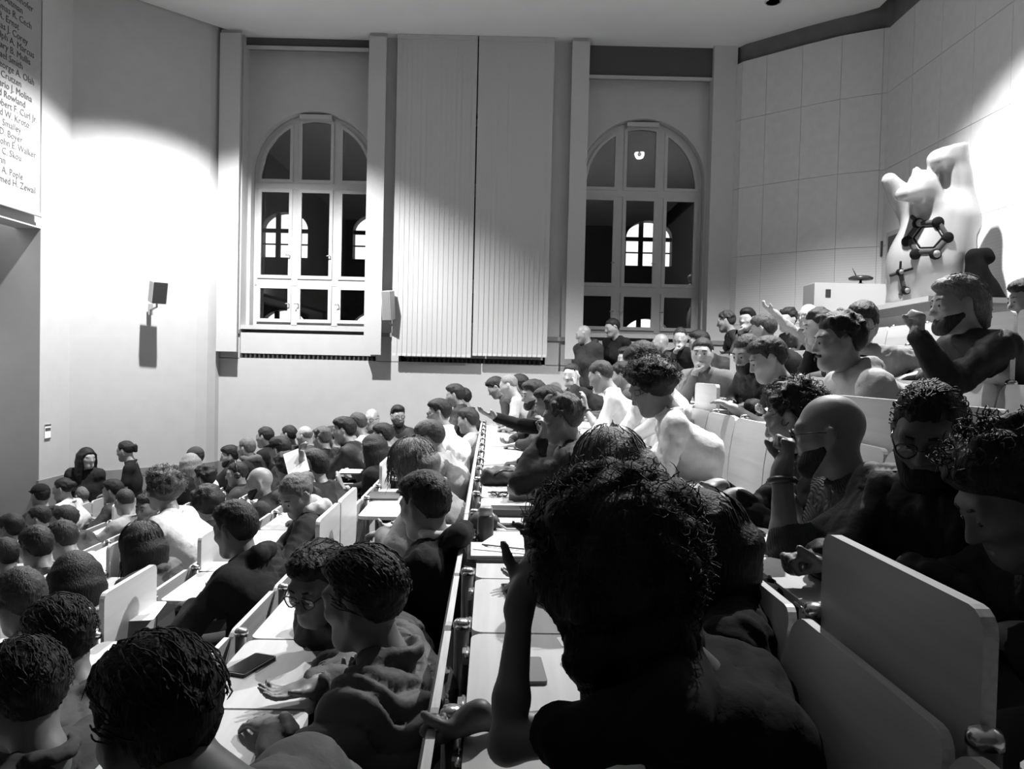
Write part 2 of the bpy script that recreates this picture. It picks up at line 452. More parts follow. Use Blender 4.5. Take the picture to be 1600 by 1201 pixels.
# windows: frame, sashes, panes, handles
def window(idx, xc):
    e = empty('window_%d' % idx, (xc, YW + .2, Z_SILL)); e['kind'] = 'structure'
    a = WIN_W / 2 - .005; h0 = 0.; t1 = Z_T1 - Z_SILL; t2 = Z_T2 - Z_SILL; sp = Z_SPR - Z_SILL; tp = Z_TOP - Z_SILL - .005
    def top(x, ins=0.):
        aa = a - ins; return sp + (tp - sp - ins) * math.sqrt(max(0, 1 - (x / aa) ** 2))
    fr = MB()
    # outer frame ring
    O = arch_pts(0, 2 * a, h0, sp, tp, 28); I = arch_pts(0, 2 * a - .15, h0 + .075, sp, tp - .075, 28)
    m = len(O)
    fr.add([(p[0], -.05, p[1]) for p in O] + [(p[0], -.05, p[1]) for p in I] + [(p[0], .05, p[1]) for p in O] + [(p[0], .05, p[1]) for p in I],
           [(i, (i + 1) % m, (i + 1) % m + m, i + m) for i in range(m)] + [(i + 3 * m, (i + 1) % m + 3 * m, (i + 1) % m + 2 * m, i + 2 * m) for i in range(m)] +
           [(i + m, (i + 1) % m + m, (i + 1) % m + 3 * m, i + 3 * m) for i in range(m)])
    xs = [-.305, .305]
    fr.build('frame', FRAMEW, e)
    for x in xs: MB().box((x - .045, -.055, .03), (x + .045, .05, top(abs(x) + .045) - .02)).build('mullion', FRAMEW, e)
    for z in (t1, t2): MB().box((-a + .02, -.06, z - .05), (a - .02, .045, z + .05)).build('transom', FRAMEW, e)
    # sashes and panes
    cols = [(-a + .06, -.35), (-.26, .26), (.35, a - .06)]
    rows = [(.07, t1 - .05), (t1 + .05, t2 - .05), (t2 + .05, None)]
    for ci, (xa, xb) in enumerate(cols):
        for ri, (za, zb) in enumerate(rows):
            if zb is not None:
                b_ = .05
                s_ = MB()
                s_.box((xa, -.075, za), (xa + b_, -.03, zb)).box((xb - b_, -.075, za), (xb, -.03, zb)).box((xa + b_, -.075, za), (xb - b_, -.03, za + b_)).box((xa + b_, -.075, zb - b_), (xb - b_, -.03, zb))
                so = s_.build('sash', FRAMEW, e)
                MB().box((xa + b_, -.052, za + b_), (xb - b_, -.046, zb - b_)).build('pane', GLASS, so)
                if ri == 0:
                    hx = xb - .025 if ci == 0 else xa + .025
                    MB().tube([(hx, -.075, (za + zb) / 2), (hx, -.12, (za + zb) / 2), (hx - .05, -.125, (za + zb) / 2 - .004)], .009, 6).build('handle', CHROME, so)
                elif ri == 1 and ci < 2:
                    hx = xb - .025
                    MB().tube([(hx, -.075, za + .35), (hx, -.115, za + .35), (hx - .05, -.12, za + .35)], .009, 6).build('handle', CHROME, so)
            else:
                b_ = .045; n = 8; ins = .075
                X = [xa + (xb - xa) * i / n for i in range(n + 1)]; Xi = [xa + b_ + (xb - xa - 2 * b_) * i / n for i in range(n + 1)]
                o_ = [(xa, za)] + [(x, top(x, ins)) for x in X] + [(xb, za)]; i_ = [(xa + b_, za + b_)] + [(x, max(za + b_ + .01, top(x, ins + b_))) for x in Xi] + [(xb - b_, za + b_)]
                q = len(o_); s_ = MB()
                s_.add([(p[0], -.075, p[1]) for p in o_] + [(p[0], -.075, p[1]) for p in i_] + [(p[0], -.03, p[1]) for p in o_] + [(p[0], -.03, p[1]) for p in i_],
                       [(k, k + q, (k + 1) % q + q, (k + 1) % q) for k in range(q)] + [(k + q, k + 3 * q, (k + 1) % q + 3 * q, (k + 1) % q + q) for k in range(q)] + [(k, (k + 1) % q, (k + 1) % q + 2 * q, k + 2 * q) for k in range(q)])
                so = s_.build('sash', FRAMEW, e)
                MB().prism(i_[:1] + i_[-1:] + i_[-2:0:-1], 'y', -.052, -.046).build('pane', GLASS, so)
    MB().box((-.24, -.16, tp - .1), (.24, -.06, tp - .035)).build('opener_box', mat('opener_grey', .42, .5), e)
    return e
for i, x in enumerate(WINX): window(i + 1, x)

# ---- dim court beyond the windows with arched windows on its far side
YC = 24.0
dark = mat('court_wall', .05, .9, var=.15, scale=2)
farw = []
for k in range(-5, 6):
    cx = at(445, 360, YC).x + k * (at(1015, 360, YC).x - at(445, 360, YC).x) / 4.0
    farw.append(cx)
zA0, zA1 = at(445, 402, YC).z, at(445, 331, YC).z
zB1 = at(445, 484, YC).z; hA = zA1 - zA0
wdt = at(482, 360, YC).x - at(410, 360, YC).x
up_ = [(x, wdt, zA0, zA0 + hA * .62, zA1) for x in farw]; lo_ = [(x, wdt, zB1 - hA, zB1 - hA * .38, zB1) for x in farw]
zmid = (zA0 + zB1) / 2
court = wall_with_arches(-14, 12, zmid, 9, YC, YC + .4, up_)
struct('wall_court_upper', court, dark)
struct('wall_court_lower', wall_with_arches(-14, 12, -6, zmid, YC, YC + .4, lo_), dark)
bars = MB()
for (x, w_, z0, zs, z1) in up_ + lo_:
    h_ = z1 - z0
    for q in (-.17, .17): bars.box((x + q * w_ - .07, YC + .1, z0), (x + q * w_ + .07, YC + .2, z1))
    bars.box((x - w_ / 2, YC + .1, z0 + .6 * h_ - .06), (x + w_ / 2, YC + .2, z0 + .6 * h_ + .06))
    bars.box((x - w_ / 2, YC + .12, z0 + .3 * h_ - .02), (x + w_ / 2, YC + .18, z0 + .3 * h_ + .02))
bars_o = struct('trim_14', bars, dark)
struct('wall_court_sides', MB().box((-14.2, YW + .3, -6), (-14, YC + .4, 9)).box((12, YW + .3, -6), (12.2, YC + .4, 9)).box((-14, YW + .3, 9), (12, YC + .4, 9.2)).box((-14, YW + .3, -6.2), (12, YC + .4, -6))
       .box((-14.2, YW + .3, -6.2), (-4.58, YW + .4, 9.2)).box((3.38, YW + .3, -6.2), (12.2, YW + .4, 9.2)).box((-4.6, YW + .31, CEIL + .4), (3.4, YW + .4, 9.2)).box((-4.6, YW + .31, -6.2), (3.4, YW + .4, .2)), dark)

# ---- acoustic cladding: chamfer beside the right window, then the back wall
colp = [(3.13, 11.3), (3.2, 11.13), (3.47, 10.88), (3.84, 10.53), (4.23, 10.2), (4.66, 9.95)]
seams = [CEIL - .27, 3.6, 2.62, 1.64, .66, -.3]
struct('wall_right', curtain_wall([(p[0] + .05, p[1] + .05) for p in colp] + [(4.78, 9.9)], FRONT - .3, CEIL + .6), DARKUP)
struct('wall_back', MB().box((XB + .04, -2.4, FRONT - .3), (XB + .2, 9.98, CEIL + .6)), DARKUP)
PERF = bpy.data.materials.new('perforated_panel'); PERF.use_nodes = True
def _perf():
    nt = PERF.node_tree; b = nt.nodes['Principled BSDF']; b.inputs['Roughness'].default_value = .8
    tc = nt.nodes.new('ShaderNodeTexCoord'); mp = nt.nodes.new('ShaderNodeMapping'); mp.inputs['Scale'].default_value = (14, 14, 9.5)
    nt.links.new(tc.outputs['Object'], mp.inputs[0])
    v = nt.nodes.new('ShaderNodeTexWave'); v.bands_direction = 'Z'; v.inputs['Scale'].default_value = 1.0; v.inputs['Distortion'].default_value = 1.2; v.inputs['Detail'].default_value = 3
    nt.links.new(mp.outputs[0], v.inputs[0])
    r = nt.nodes.new('ShaderNodeMapRange'); r.inputs['From Min'].default_value = .0; r.inputs['From Max'].default_value = .35; r.inputs['To Min'].default_value = .45; r.inputs['To Max'].default_value = .5
    nt.links.new(v.outputs[1], r.inputs['Value']); nt.links.new(r.outputs[0], b.inputs['Base Color'])
_perf()
def clad(parent, p, q, bulge=0.):
    d = (Vector(q) - Vector(p)); L = d.length; ang = math.atan2(d.y, d.x)
    for z1, z0 in zip(seams[:-1], seams[1:]):
        M = Matrix.Translation((p[0], p[1], 0)) @ Matrix.Rotation(ang, 4, 'Z')
        mb = MB().prism(rrect(.002, z0 + .0025, L - .002, z1 - .0025, .002, 1), 'y', -.0, .02)
        o = mb.build('panel', PERF if (z1 < 1.7) else PANELM, parent)
        o.matrix_local = M
wr = [o for o in SC.objects if o.name == 'wall_right'][0]; wk = [o for o in SC.objects if o.name == 'wall_back'][0]
for a, b in zip(colp, colp[1:] + [(XB + .03, 9.915)]): clad(wr, a, b)
yy = 9.93
while yy > -2.2:
    clad(wk, (XB, yy), (XB, yy - .62)); yy -= .62

# door in the back wall beside the bear, exit sign
P0 = at_x(1392, 370, XB); 
dr = empty('door_1', (XB, P0.y, 0)); dr['kind'] = 'structure'
MB().box((-.03, -1.0, FLO(5) + .23), (.01, 0.06, P0.z + .06)).build('door_frame', mat('door_frame', .3, .5), dr)
MB().box((-.036, -.94, FLO(5) + .23), (-.028, .0, P0.z)).build('door_leaf', mat('door_dark', .05, .5), dr)
S0 = at_x(1369, 380, XB); S1 = at_x(1379, 400, XB)
ex = empty('exit_sign', (XB - .02, (S0.y + S1.y) / 2, (S0.z + S1.z) / 2)); tag(ex, 'small framed escape sign on the panelled wall beside the doorway', 'sign')
hy, hz = abs(S0.y - S1.y) / 2, abs(S0.z - S1.z) / 2
MB().box((0, -hy, -hz), (.02, hy, hz)).build('frame', mat('sign_dark', .04, .5), ex)
MB().box((-.004, -hy * .8, hz * .1), (0, -hy * .1, hz * .85)).box((-.004, hy * .1, hz * .1), (0, hy * .8, hz * .85)).box((-.004, -hy * .8, -hz * .85), (0, -hy * .1, -hz * .1)).box((-.004, hy * .1, -hz * .85), (0, hy * .8, -hz * .1)).build('pictogram', mat('sign_light', .35, .5), ex)

# ---- vertical blinds
def blind_closed(xa, xb, n, label):
    z0 = at((xa + xb) / 2, 556.5, YP - .12).z; X0, X1 = at(xa, 400, YP - .12).x, at(xb, 400, YP - .12).x
    e = empty('vertical_blind', ((X0 + X1) / 2, YP - .12, z0)); tag(e, label, 'blind', 'closed vertical blinds over the middle window')
    wd = (X1 - X0) / n
    me = MB().prism([(-wd * .52, .0025), (wd * .52, -.0025), (wd * .52, -.004), (-wd * .52, .001)][::-1], 'z', 0, CEIL - .06 - z0).mesh('slat')
    wt = MB().box((-wd * .4, -.006, -.004), (wd * .4, .006, .03)).mesh('weight')
    me.materials.append(BLINDM); wt.materials.append(mat('blind_weight', .55, .7))
    for k in range(n):
        s_ = obj('slat', me, None, e, (X0 + wd * (k + .5) - (X0 + X1) / 2, 0, 0)); s_.rotation_euler = (0, 0, random.Random(k + n).uniform(-.03, .03))
        obj('weight', wt, None, s_)
    MB().box((X0 - (X0 + X1) / 2, -.03, CEIL - .06 - z0), (X1 - (X0 + X1) / 2, .03, CEIL - .005 - z0)).build('head_rail', FRAMEW, e)
blind_closed(615, 739, 16, 'closed left half of the tall pale vertical blind between the windows')
blind_closed(741.5, 858, 15, 'closed right half of the tall pale vertical blind, its lower end in the light')
def blind_stack(xa, xb, yb, yoff, label):
    z0 = at((xa + xb) / 2, yb, YP - yoff).z; X0, X1 = at(xa, 400, YP - yoff).x, at(xb, 400, YP - yoff).x
    e = empty('vertical_blind', ((X0 + X1) / 2, YP - yoff, z0)); tag(e, label, 'blind')
    n = 7; wd = X1 - X0
    me = MB().box((-.004, -.06, 0), (.004, .06, CEIL - .06 - z0)).mesh('slat'); me.materials.append(BLINDM)
    f = MB().box((-wd / 2, -.003, 0), (wd / 2, .003, CEIL - .06 - z0)).mesh('slat'); f.materials.append(BLINDM)
    o = obj('slat', f, None, e, (0, -.062, 0))
    for k in range(n): obj('slat', me, None, e, (-wd / 2 + wd * (k + .5) / n, 0, 0)).rotation_euler = (0, 0, .12)
    MB().box((-wd / 2, -.03, CEIL - .06 - z0), (wd / 2, .03, CEIL - .005 - z0)).build('head_rail', FRAMEW, e)
blind_stack(342, 374, 549, .12, 'gathered pale blind hanging left of the left arched window')
blind_stack(572, 599, 554, .12, 'gathered pale blind hanging between left window and closed blind')
blind_stack(886, 913, 561, .12, 'gathered pale blind hanging left of the right arched window')

# ---- banner with lettering on the front wall
bx = XF + .06
yr = at_x(62, 300, bx).y; zb_ = at_x(62, 338, bx).z
bn = empty('banner', (bx, yr, zb_)); tag(bn, 'long pale hanging banner lettered with names at the left edge', 'banner')
MB().box((-.006, -1.9, 0), (0, 0, CEIL - zb_ - .05)).build('sheet', mat('banner_cloth', .3, .8, var=.03, scale=5), bn)
MB().tube([(0, -1.92, 0), (0, .03, 0)], .012, 8).build('bottom_rod', mat('rod_grey', .25, .4), bn)
INK = mat('banner_ink', .07, .8, spec=.1)
lines = [('Ahmed H. Zewail', 56, 303), ('John A. Pople', 36, 288), ('Walter Kohn', 9, 265), ('Jens C. Skou', 34, 260), ('John E. Walker', 56, 249), ('Paul D. Boyer', 35, 230), ('Richard E. Smalley', 33, 215), ('Harold W. Kroto', 46, 206), ('Robert F. Curl Jr.', 58, 198),
         ('F. Sherwood Rowland', 40, 168), ('Mario J. Molina', 50, 148), ('Paul J. Crutzen', 34, 128), ('George A. Olah', 54, 108), ('Michael Smith', 36, 88), ('Kary B. Mullis', 48, 68), ('Rudolph A. Marcus', 54, 40), ('Elias J. Corey', 44, 14), ('Richard R. Ernst', 30, 14), ('Thomas R. Cech', 50, 5), ('Sidney Altman', 36, 5), ('Johann Deisenhofer', 52, 5), ('Robert Huber', 40, 5), ('Hartmut Michel', 44, 5)]
zl0 = at_x(56, 303, bx).z
for k, (txt, px, py) in enumerate(lines):
    yk = at_x(px, py, bx + .003).y; zk = zl0 + .1015 * k
    cu = bpy.data.curves.new('lettering', 'FONT'); cu.body = txt; cu.size = .105; cu.align_x = 'RIGHT'; cu.extrude = .0005; cu.resolution_u = 2
    to = bpy.data.objects.new('lettering', cu); COL.objects.link(to)
    dg = bpy.context.evaluated_depsgraph_get(); me = bpy.data.meshes.new_from_object(to.evaluated_get(dg))
    bpy.data.objects.remove(to)
    me.materials.clear()
    o = obj('lettering', me, INK, bn); o['kind'] = 'stuff'
    o.matrix_local = Matrix.Translation((.003, yk - yr, zk - zb_)) @ Matrix(((0, 0, 1, 0), (1, 0, 0, 0), (0, 1, 0, 0), (0, 0, 0, 1)))
# notice on the pier
n0 = at_x(69, 663, XF); n1 = at_x(78, 685, XF)
nt_ = empty('wall_notice', (XF + .004, (n0.y + n1.y) / 2, (n0.z + n1.z) / 2)); tag(nt_, 'small white notice with dark bars on the left pier', 'notice')
hy, hz = abs(n1.y - n0.y) / 2, (n0.z - n1.z) / 2
MB().box((0, -hy, -hz), (.006, hy, hz)).build('plate', PAPER, nt_)
MB().box((.006, -hy, hz * .75), (.008, hy, hz)).box((.006, -hy * .9, hz * .1), (.008, hy * .9, hz * .5)).box((.006, -hy, -hz), (.008, hy, -hz * .85)).build('dark_bars', mat('notice_ink', .06, .6), nt_)

# ---- loudspeakers
def speaker(c, size, rz, tilt, front, side, label, wall):
    e = empty('loudspeaker', c, rz); tag(e, label, 'loudspeaker')
    M = Matrix.Rotation(tilt, 4, 'X')
    w_, d_, h_ = size
    MB().prism(rrect(-w_ / 2, -h_ / 2, w_ / 2, h_ / 2, .012, 3), 'y', -d_ / 2, d_ / 2, M).build('cabinet', side, e)
    MB().prism(rrect(-w_ / 2 + .008, -h_ / 2 + .008, w_ / 2 - .008, h_ / 2 - .008, .01, 3), 'y', -d_ / 2 - .006, -d_ / 2, M).build('grille', front, e)
    MB().tube([(0, d_ * .3, -h_ / 2 + .02), (0, d_ * .3, -h_ / 2 - .05), (0, wall, -h_ / 2 - .08)], .014, 8).box((-.03, wall - .005, -h_ / 2 - .15), (.03, wall + .01, -h_ / 2)).build('bracket', mat('bracket_grey', .4, .4, .6), e)
speaker(at(247, 456, 10.14), (.19, .15, .29), math.radians(43), math.radians(14), mat('speaker_cloth', .03, .7), mat('speaker_white', .5, .5), 'dark-fronted loudspeaker tilted down on the curved plaster wall', .28)
speaker(at(607, 477, YP - .2), (.13, .15, .42), math.radians(-20), math.radians(8), mat('speaker_cloth_grey', .2, .7), mat('speaker_white', .5, .5), 'slim grey loudspeaker on the pier between window and blinds', .19)

# ---- counter at the back with the bear, box, draped stand
CTZ = at(1455, 463, 6.5).z
ct = empty('rear_counter', (4.1, 8, FLO(5) + .23)); tag(ct, 'pale panelled counter along the back wall under the bear', 'counter')
cz = -(FLO(5) + .23)
Kx, Ky = at(1455, 463, 6.5).x, 6.5
def cpoly_off(o): return [(Kx - o, Ky - o), (XB - .03, Ky - o), (XB - .03, 9.4), (3.72 - o, 9.75)]
Mc = Matrix.Translation((-4.1, -8, 0))
cream = mat('counter_cream', .5, .5, var=.05, scale=4)
MB().prism(cpoly_off(0), 'z', 0, CTZ + cz - .12, Mc).build('body', cream, ct)
MB().prism(cpoly_off(.05), 'z', CTZ + cz - .045, CTZ + cz, Mc).build('top', cream, ct)
MB().prism(cpoly_off(.02), 'z', CTZ + cz - .12, CTZ + cz - .045, Mc).build('moulding', mat('counter_band', .3, .5), ct)
b0 = at(1273, 441, 9.0)
wbx = empty('white_box', ((b0.x + 4.35) / 2, 9.0, CTZ)); tag(wbx, 'low white cabinet box with a black square standing on the rear counter', 'box')
hw = (4.35 - b0.x) / 2
MB().prism(rrect(-hw, 0, hw, b0.z - CTZ, .01, 2), 'y', 0, .35).build('case', mat('box_white', .27, .5), wbx)
MB().box((-hw + .13, -.006, (b0.z - CTZ) * .56), (-hw + .19, .0, (b0.z - CTZ) * .8)).build('socket', BLACKP, wbx)
g0 = at(1345, 432, 9.2); gp = empty('desk_microphone', (g0.x, 9.2, b0.z)); tag(gp, 'black flat device with a thin aerial on top of the white box', 'device')
MB().lathe([(.0, .06), (.13, .065), (.14, .09), (.1, .11), (0, .112)], 14).build('body', BLACKP, gp)
MB().tube([(-.05, 0, .1), (-.1, 0, .2)], .006, 6).build('aerial', BLACKP, gp)
MB().lathe([(.05, 0), (.05, .02), (.015, .03), (.012, .07)], 12).build('foot', BLACKP, gp)
# ================================================================== bench rows with folding desk boards
PITCH_Y, Y_FIRST = .54, 1.56
JR = range(-4, 15)                                  # seat j spans Y_FIRST+j*P .. +P
def seat_y(j): return Y_FIRST + PITCH_Y * (j + .5)
W2 = PITCH_Y / 2 - .006
ang = math.atan(-SHEAR)
BK_H = .52
me_back = MB()
def _back():
    """plywood back, slightly dished, rounded upper corners; top edge at z=0, leaning away from the sitter"""
    ol = rrect(-W2, -BK_H, W2, 0, .045, 5, (0, 0, 1, 1))
    def px(z, t): return t - .0 + .06 * z * -1 * -1 + .10 * (z / BK_H) * (1 + z / BK_H)
    n = len(ol)
    # slice in z so the dish shows
    zs = [-BK_H, -.4, -.3, -.2, -.1, -.045]
    mb = MB(); th = .009
    rows_ = [(z, -W2, W2) for z in zs]
    for i in range(1, 6):
        q = math.radians(90 * i / 5); z = -.045 + .045 * math.sin(q); rows_.append((z, -W2 + .045 * (1 - math.cos(q)), W2 - .045 * (1 - math.cos(q))))
    vs = []; fs = []
    for (z, a, b) in rows_:
        for t in (-th, th): vs += [(px(z, t), a, z), (px(z, t), b, z)]
    for i in range(len(rows_) - 1):
        o = i * 4; p_ = o + 4
        fs += [(o + 1, o, p_, p_ + 1), (o + 2, o + 3, p_ + 3, p_ + 2), (o, o + 2, p_ + 2, p_), (o + 3, o + 1, p_ + 1, p_ + 3)]
    m_ = (len(rows_) - 1) * 4
    fs += [(0, 1, 3, 2), (m_ + 1, m_, m_ + 2, m_ + 3)]
    mb.add(vs, fs); me = mb.mesh('backrest'); me.materials.append(WOOD); me.materials.append(WOODEDGE)
    for pl in me.polygons:
        if abs(pl.normal.x) < .7: pl.material_index = 1
    return me
me_back = _back()
def _slab(name, ol, ax, lo, hi):
    me = MB().prism(ol, ax, lo, hi).mesh(name); me.materials.append(WOOD); me.materials.append(WOODEDGE)
    i = {'x': 0, 'z': 2}[ax]
    for pl in me.polygons:
        if abs(pl.normal[i]) < .7: pl.material_index = 1
    return me
DT = .34
me_flat = _slab('desk_board', rrect(0, -W2, DT, W2, .035, 4), 'z', -.022, 0)
me_up = _slab('desk_board', rrect(-W2 + .01, -.17, W2 - .01, .17, .035, 4), 'x', -.011, .011)
me_seat = _slab('seat', rrect(-.42, -W2 + .03, -.03, W2 - .03, .04, 4), 'z', -.012, .012)
me_bolt = MB().lathe([(.008, -.002), (.008, .003), (.004, .005)], 8, Matrix.Rotation(-math.pi / 2, 4, 'Y')).mesh('bolt'); me_bolt.materials.append(CHROME)
me_cap = MB().lathe([(.024, 0), (.024, .012), (.02, .02), (.008, .024)], 14).mesh('cap'); me_cap.materials.append(CHROME)
STEELD = mat('post_steel', .16, .3, .8)
me_hinge = MB().box((-.012, -.02, -.03), (.006, .02, .0)).tube([(0, -.03, -.005), (0, .03, -.005)], .006, 6).mesh('hinge'); me_hinge.materials.append(CHROME)
UP = {1: {-1}, 2: {1, 2, 6}, 3: {3, 5, 9}, 0: set(), -1: {4, 5, 8}, -2: {3, 5, 11}, -3: {4, 6, 9, 13}, -4: {7, 10}, -5: {9, 12}, -6: {12, 14, 13}, 4: {0, 1, 4, 5, 8}, 5: {}}
row_names = {-7: 'front bench row at the foot of the hall', -6: 'second bench row from the front of the hall', -5: 'third bench row from the front of the hall', -4: 'fourth bench row from the front of the hall',
             -3: 'fifth bench row from the front, far below the camera', -2: 'sixth bench row from the front, with boards in the lower left corner', -1: 'beech bench row left of the thin edge-on row, black phone on its board',
             0: 'beech bench row seen edge-on as a thin pale line through the middle', 1: 'bench row whose large dark backs fill the lower right', 2: 'bench row behind the bald man in the ribbed sweater',
             3: 'bench row of lit beech backs at the right, behind the hooded sweatshirt', 4: 'bench row in front of the rear counter', 5: 'topmost bench row in front of the rear counter'}
post_mesh = {}
for r in ROWS:
    yo = 4.0
    e = empty('bench_row', (RX(r, yo), yo, FLO(r))); e.rotation_euler = (0, 0, ang); tag(e, row_names[r], 'bench row', 'beech bench rows of the lecture hall')
    # local frame: x across the rows, y along the row
    def loc(y, z, dx=0.): return (dx, (y - yo) / math.cos(ang), z - FLO(r))
    js = list(JR)
    ya, yb = Y_FIRST + js[0] * PITCH_Y, Y_FIRST + (js[-1] + 1) * PITCH_Y
    MB().box((-.05, (ya - yo), .33), (.03, (yb - yo), .40)).build('beam', BLACKM, e)
    hgt = ZT[r] - FLO(r) - .005
    key = round(hgt, 3)
    pm = MB().lathe([(.021, 0), (.021, hgt)], 12).mesh('post'); pm.materials.append(STEELD)
    for j in js:
        y = seat_y(j)
        b_ = obj('backrest', me_back, None, e, loc(y, ZT[r]))
        if -1 <= r <= 4 and j < 8:
            for s_ in (-1, 1): obj('bolt', me_bolt, None, b_, (-.028, s_ * (W2 - .035), -.12))
        if j < 11 or r < -3: obj('seat', me_seat, None, e, loc(y, FLO(r) + .45))
        if r < 5:
            if j in UP.get(r, ()):
                t_ = obj('desk_board', me_up, None, e, loc(y, ZT[r] + .0, .05))
            else:
                t_ = obj('desk_board', me_flat, None, e, loc(y, ZT[r] - .02, .063))
                if 0 <= r <= 2 and j < 8: 
                    for s_ in (-1, 1): obj('hinge', me_hinge, None, t_, (-.008, s_ * .15, -.004))
    for j in list(js) + [js[-1] + 1]:
        y = Y_FIRST + j * PITCH_Y
        p_ = obj('post', pm, None, e, loc(y, FLO(r), .036))
        obj('cap', me_cap, None, p_, (0, 0, hgt))

def desk_z(r): return ZT[r] - .02          # desk board on the back of row r

# ================================================================== bear sculpture (generic upright animal figure with raised arms)
BY = 7.4
def bpt(x, y, dy=0.): return np.array(at(x, y, BY + dy))
def bear():
    sc = BY / F_PX
    e = empty('bear_sculpture', (at(1455, 465, BY).x, BY, CTZ)); tag(e, 'glossy white bear sculpture with raised arms and a dark molecule drawing', 'sculpture')
    Fd = Field(.022, .12)
    I3 = np.eye(3)
    base = at(1455, 478, BY).z
    Fd.rc(bpt(1424, 482), bpt(1436, 405), .235, .25, .1).rc(bpt(1482, 482, .05), bpt(1478, 400, .05), .21, .25, .1)      # legs and belly
    Fd.rc(bpt(1450, 415, -.02), bpt(1468, 352), .345, .32, .12)                # chest
    Fd.rc(bpt(1494, 345, .02), bpt(1488, 280, -.0), .215, .16, .08)            # raised arm, right in the picture
    Fd.rc(bpt(1488, 280, .0), bpt(1483, 235, -.04), .16, .165, .06).rc(bpt(1478, 246, -.05), bpt(1463, 250, -.12), .13, .085, .05)
    Fd.rc(bpt(1436, 345, .1), bpt(1408, 305, .12), .16, .11, .05).rc(bpt(1408, 305, .12), bpt(1390, 282, .1), .11, .075, .04)   # raised arm, left
    Fd.rc(bpt(1450, 318, -.1), bpt(1442, 288, -.14), .16, .135, .05)           # head
    Fd.rc(bpt(1440, 296, -.16), bpt(1411, 304, -.26), .12, .07, .04)           # muzzle
    Fd.el(bpt(1456, 265, -.1), I3, (.05, .03, .05), .03).el(bpt(1432, 268, -.1), I3, (.045, .03, .045), .03)
    def flat(G, X, Y, Z): return np.maximum(np.maximum(G, CTZ - .0 - Z + .002 + 0 * X + 0 * Y), Z - at(1480, 232, BY).z + .25 * (at(1480, 232, BY).x - X) + 0 * Y)
    Fd.cut(flat)
    me = Fd.mesh('figure')
    me.transform(Matrix.Translation(-e.location))
    body = obj('figure', me, mat('bear_gloss', .23, .2, var=.03, scale=5, coat=.3), e)
    # molecule drawing: bars and balls lying on the belly
    from mathutils.bvhtree import BVHTree
    bvh = BVHTree.FromPolygons([v.co + e.location for v in me.vertices], [tuple(p.vertices) for p in me.polygons])
    def on(x, y):
        d = at(x, y, 1.0).normalized(); h = bvh.ray_cast(Vector((0, 0, 0)), d)
        return (h[0] + d * .006) if h[0] is not None else at(x, y, BY - .35)
    ink = mat('molecule_black', .008, .8, spec=.05); grey = mat('molecule_grey', .045, .9, spec=.05); lite = mat('molecule_light', .12, .6)
    hexa = [(1437, 349), (1466, 347), (1481, 371), (1462, 393), (1433, 394), (1419, 373)]
    def bar(a, b, r, m, nm='bond'):
        pts = [on(a[0] + (b[0] - a[0]) * t / 6, a[1] + (b[1] - a[1]) * t / 6) - e.location for t in range(7)]
        MB().tube(pts, r, 6).build(nm, m, e)
    for i in range(6): bar(hexa[i], hexa[(i + 1) % 6], .027, grey)
    inner = [(1450 + (x - 1450) * .72, 371 + (y - 371) * .72) for x, y in hexa]
    for i in range(6): bar(inner[i], inner[(i + 1) % 6], .011, ink)
    def ball(x, y, r, m, open_=False):
        c = on(x, y) - e.location - at(x, y, 1.0).normalized() * .016
        M = Matrix.Translation(c) @ Matrix.Rotation(math.pi / 2, 4, 'X')
        MB().lathe([(r, -.02), (r, .012), (r * .8, .02)], 16, M).build('atom', ink, e)
        if open_: MB().lathe([(r * .68, .0), (r * .68, .026)], 14, M).build('atom_face', lite, e)
    for (x, y, o_) in ((1466, 347, 0), (1481, 371, 0), (1431, 397, 0), (1418, 377, 0), (1435, 349, 1), (1462, 397, 1)): ball(x, y, .05, ink, o_)
    bar((1437, 349), (1425, 338), .022, grey)
    bar((1407, 425), (1408, 408), .014, ink); bar((1407, 425), (1427, 419), .014, ink); bar((1407, 425), (1392, 430), .02, grey); bar((1407, 425), (1413, 450), .024, grey); bar((1413, 450), (1407, 461), .022, grey)
    ball(1407, 425, .034, ink, 1); ball(1416, 454, .036, ink, 1)
bear()
# black cloth draped over a stand beside the bear
dsy = 7.0
ds = empty('draped_stand', (at(1540, 460, dsy).x, dsy, CTZ)); tag(ds, 'black cloth draped over a stand beside the bear sculpture', 'stand')
Fd = Field(.016, .08)
c0 = at(1535, 465, dsy); c1 = at(1522, 400, dsy)
Fd.rc((c0.x - .02, dsy, CTZ + .05), (c1.x, dsy, c1.z), .14, .06, .05).rc((c0.x + .1, dsy - .04, CTZ + .03), (c1.x + .03, dsy - .02, c1.z - .06), .09, .04, .05).rc((c1.x, dsy, c1.z), tuple(at(1542, 396, dsy)), .06, .055, .04).el(at(1543, 403, dsy), np.eye(3), (.07, .07, .06), .03)
Fd.warp(lambda G, X, Y, Z: np.maximum(G + .008 * np.sin(38 * X + 9 * Z) * np.sin(14 * Z + 21 * Y), CTZ + .002 - Z))
me = Fd.mesh('cloth'); me.transform(Matrix.Translation(-ds.location)); obj('cloth', me, mat('black_drape', .006, 1., spec=.02), ds)
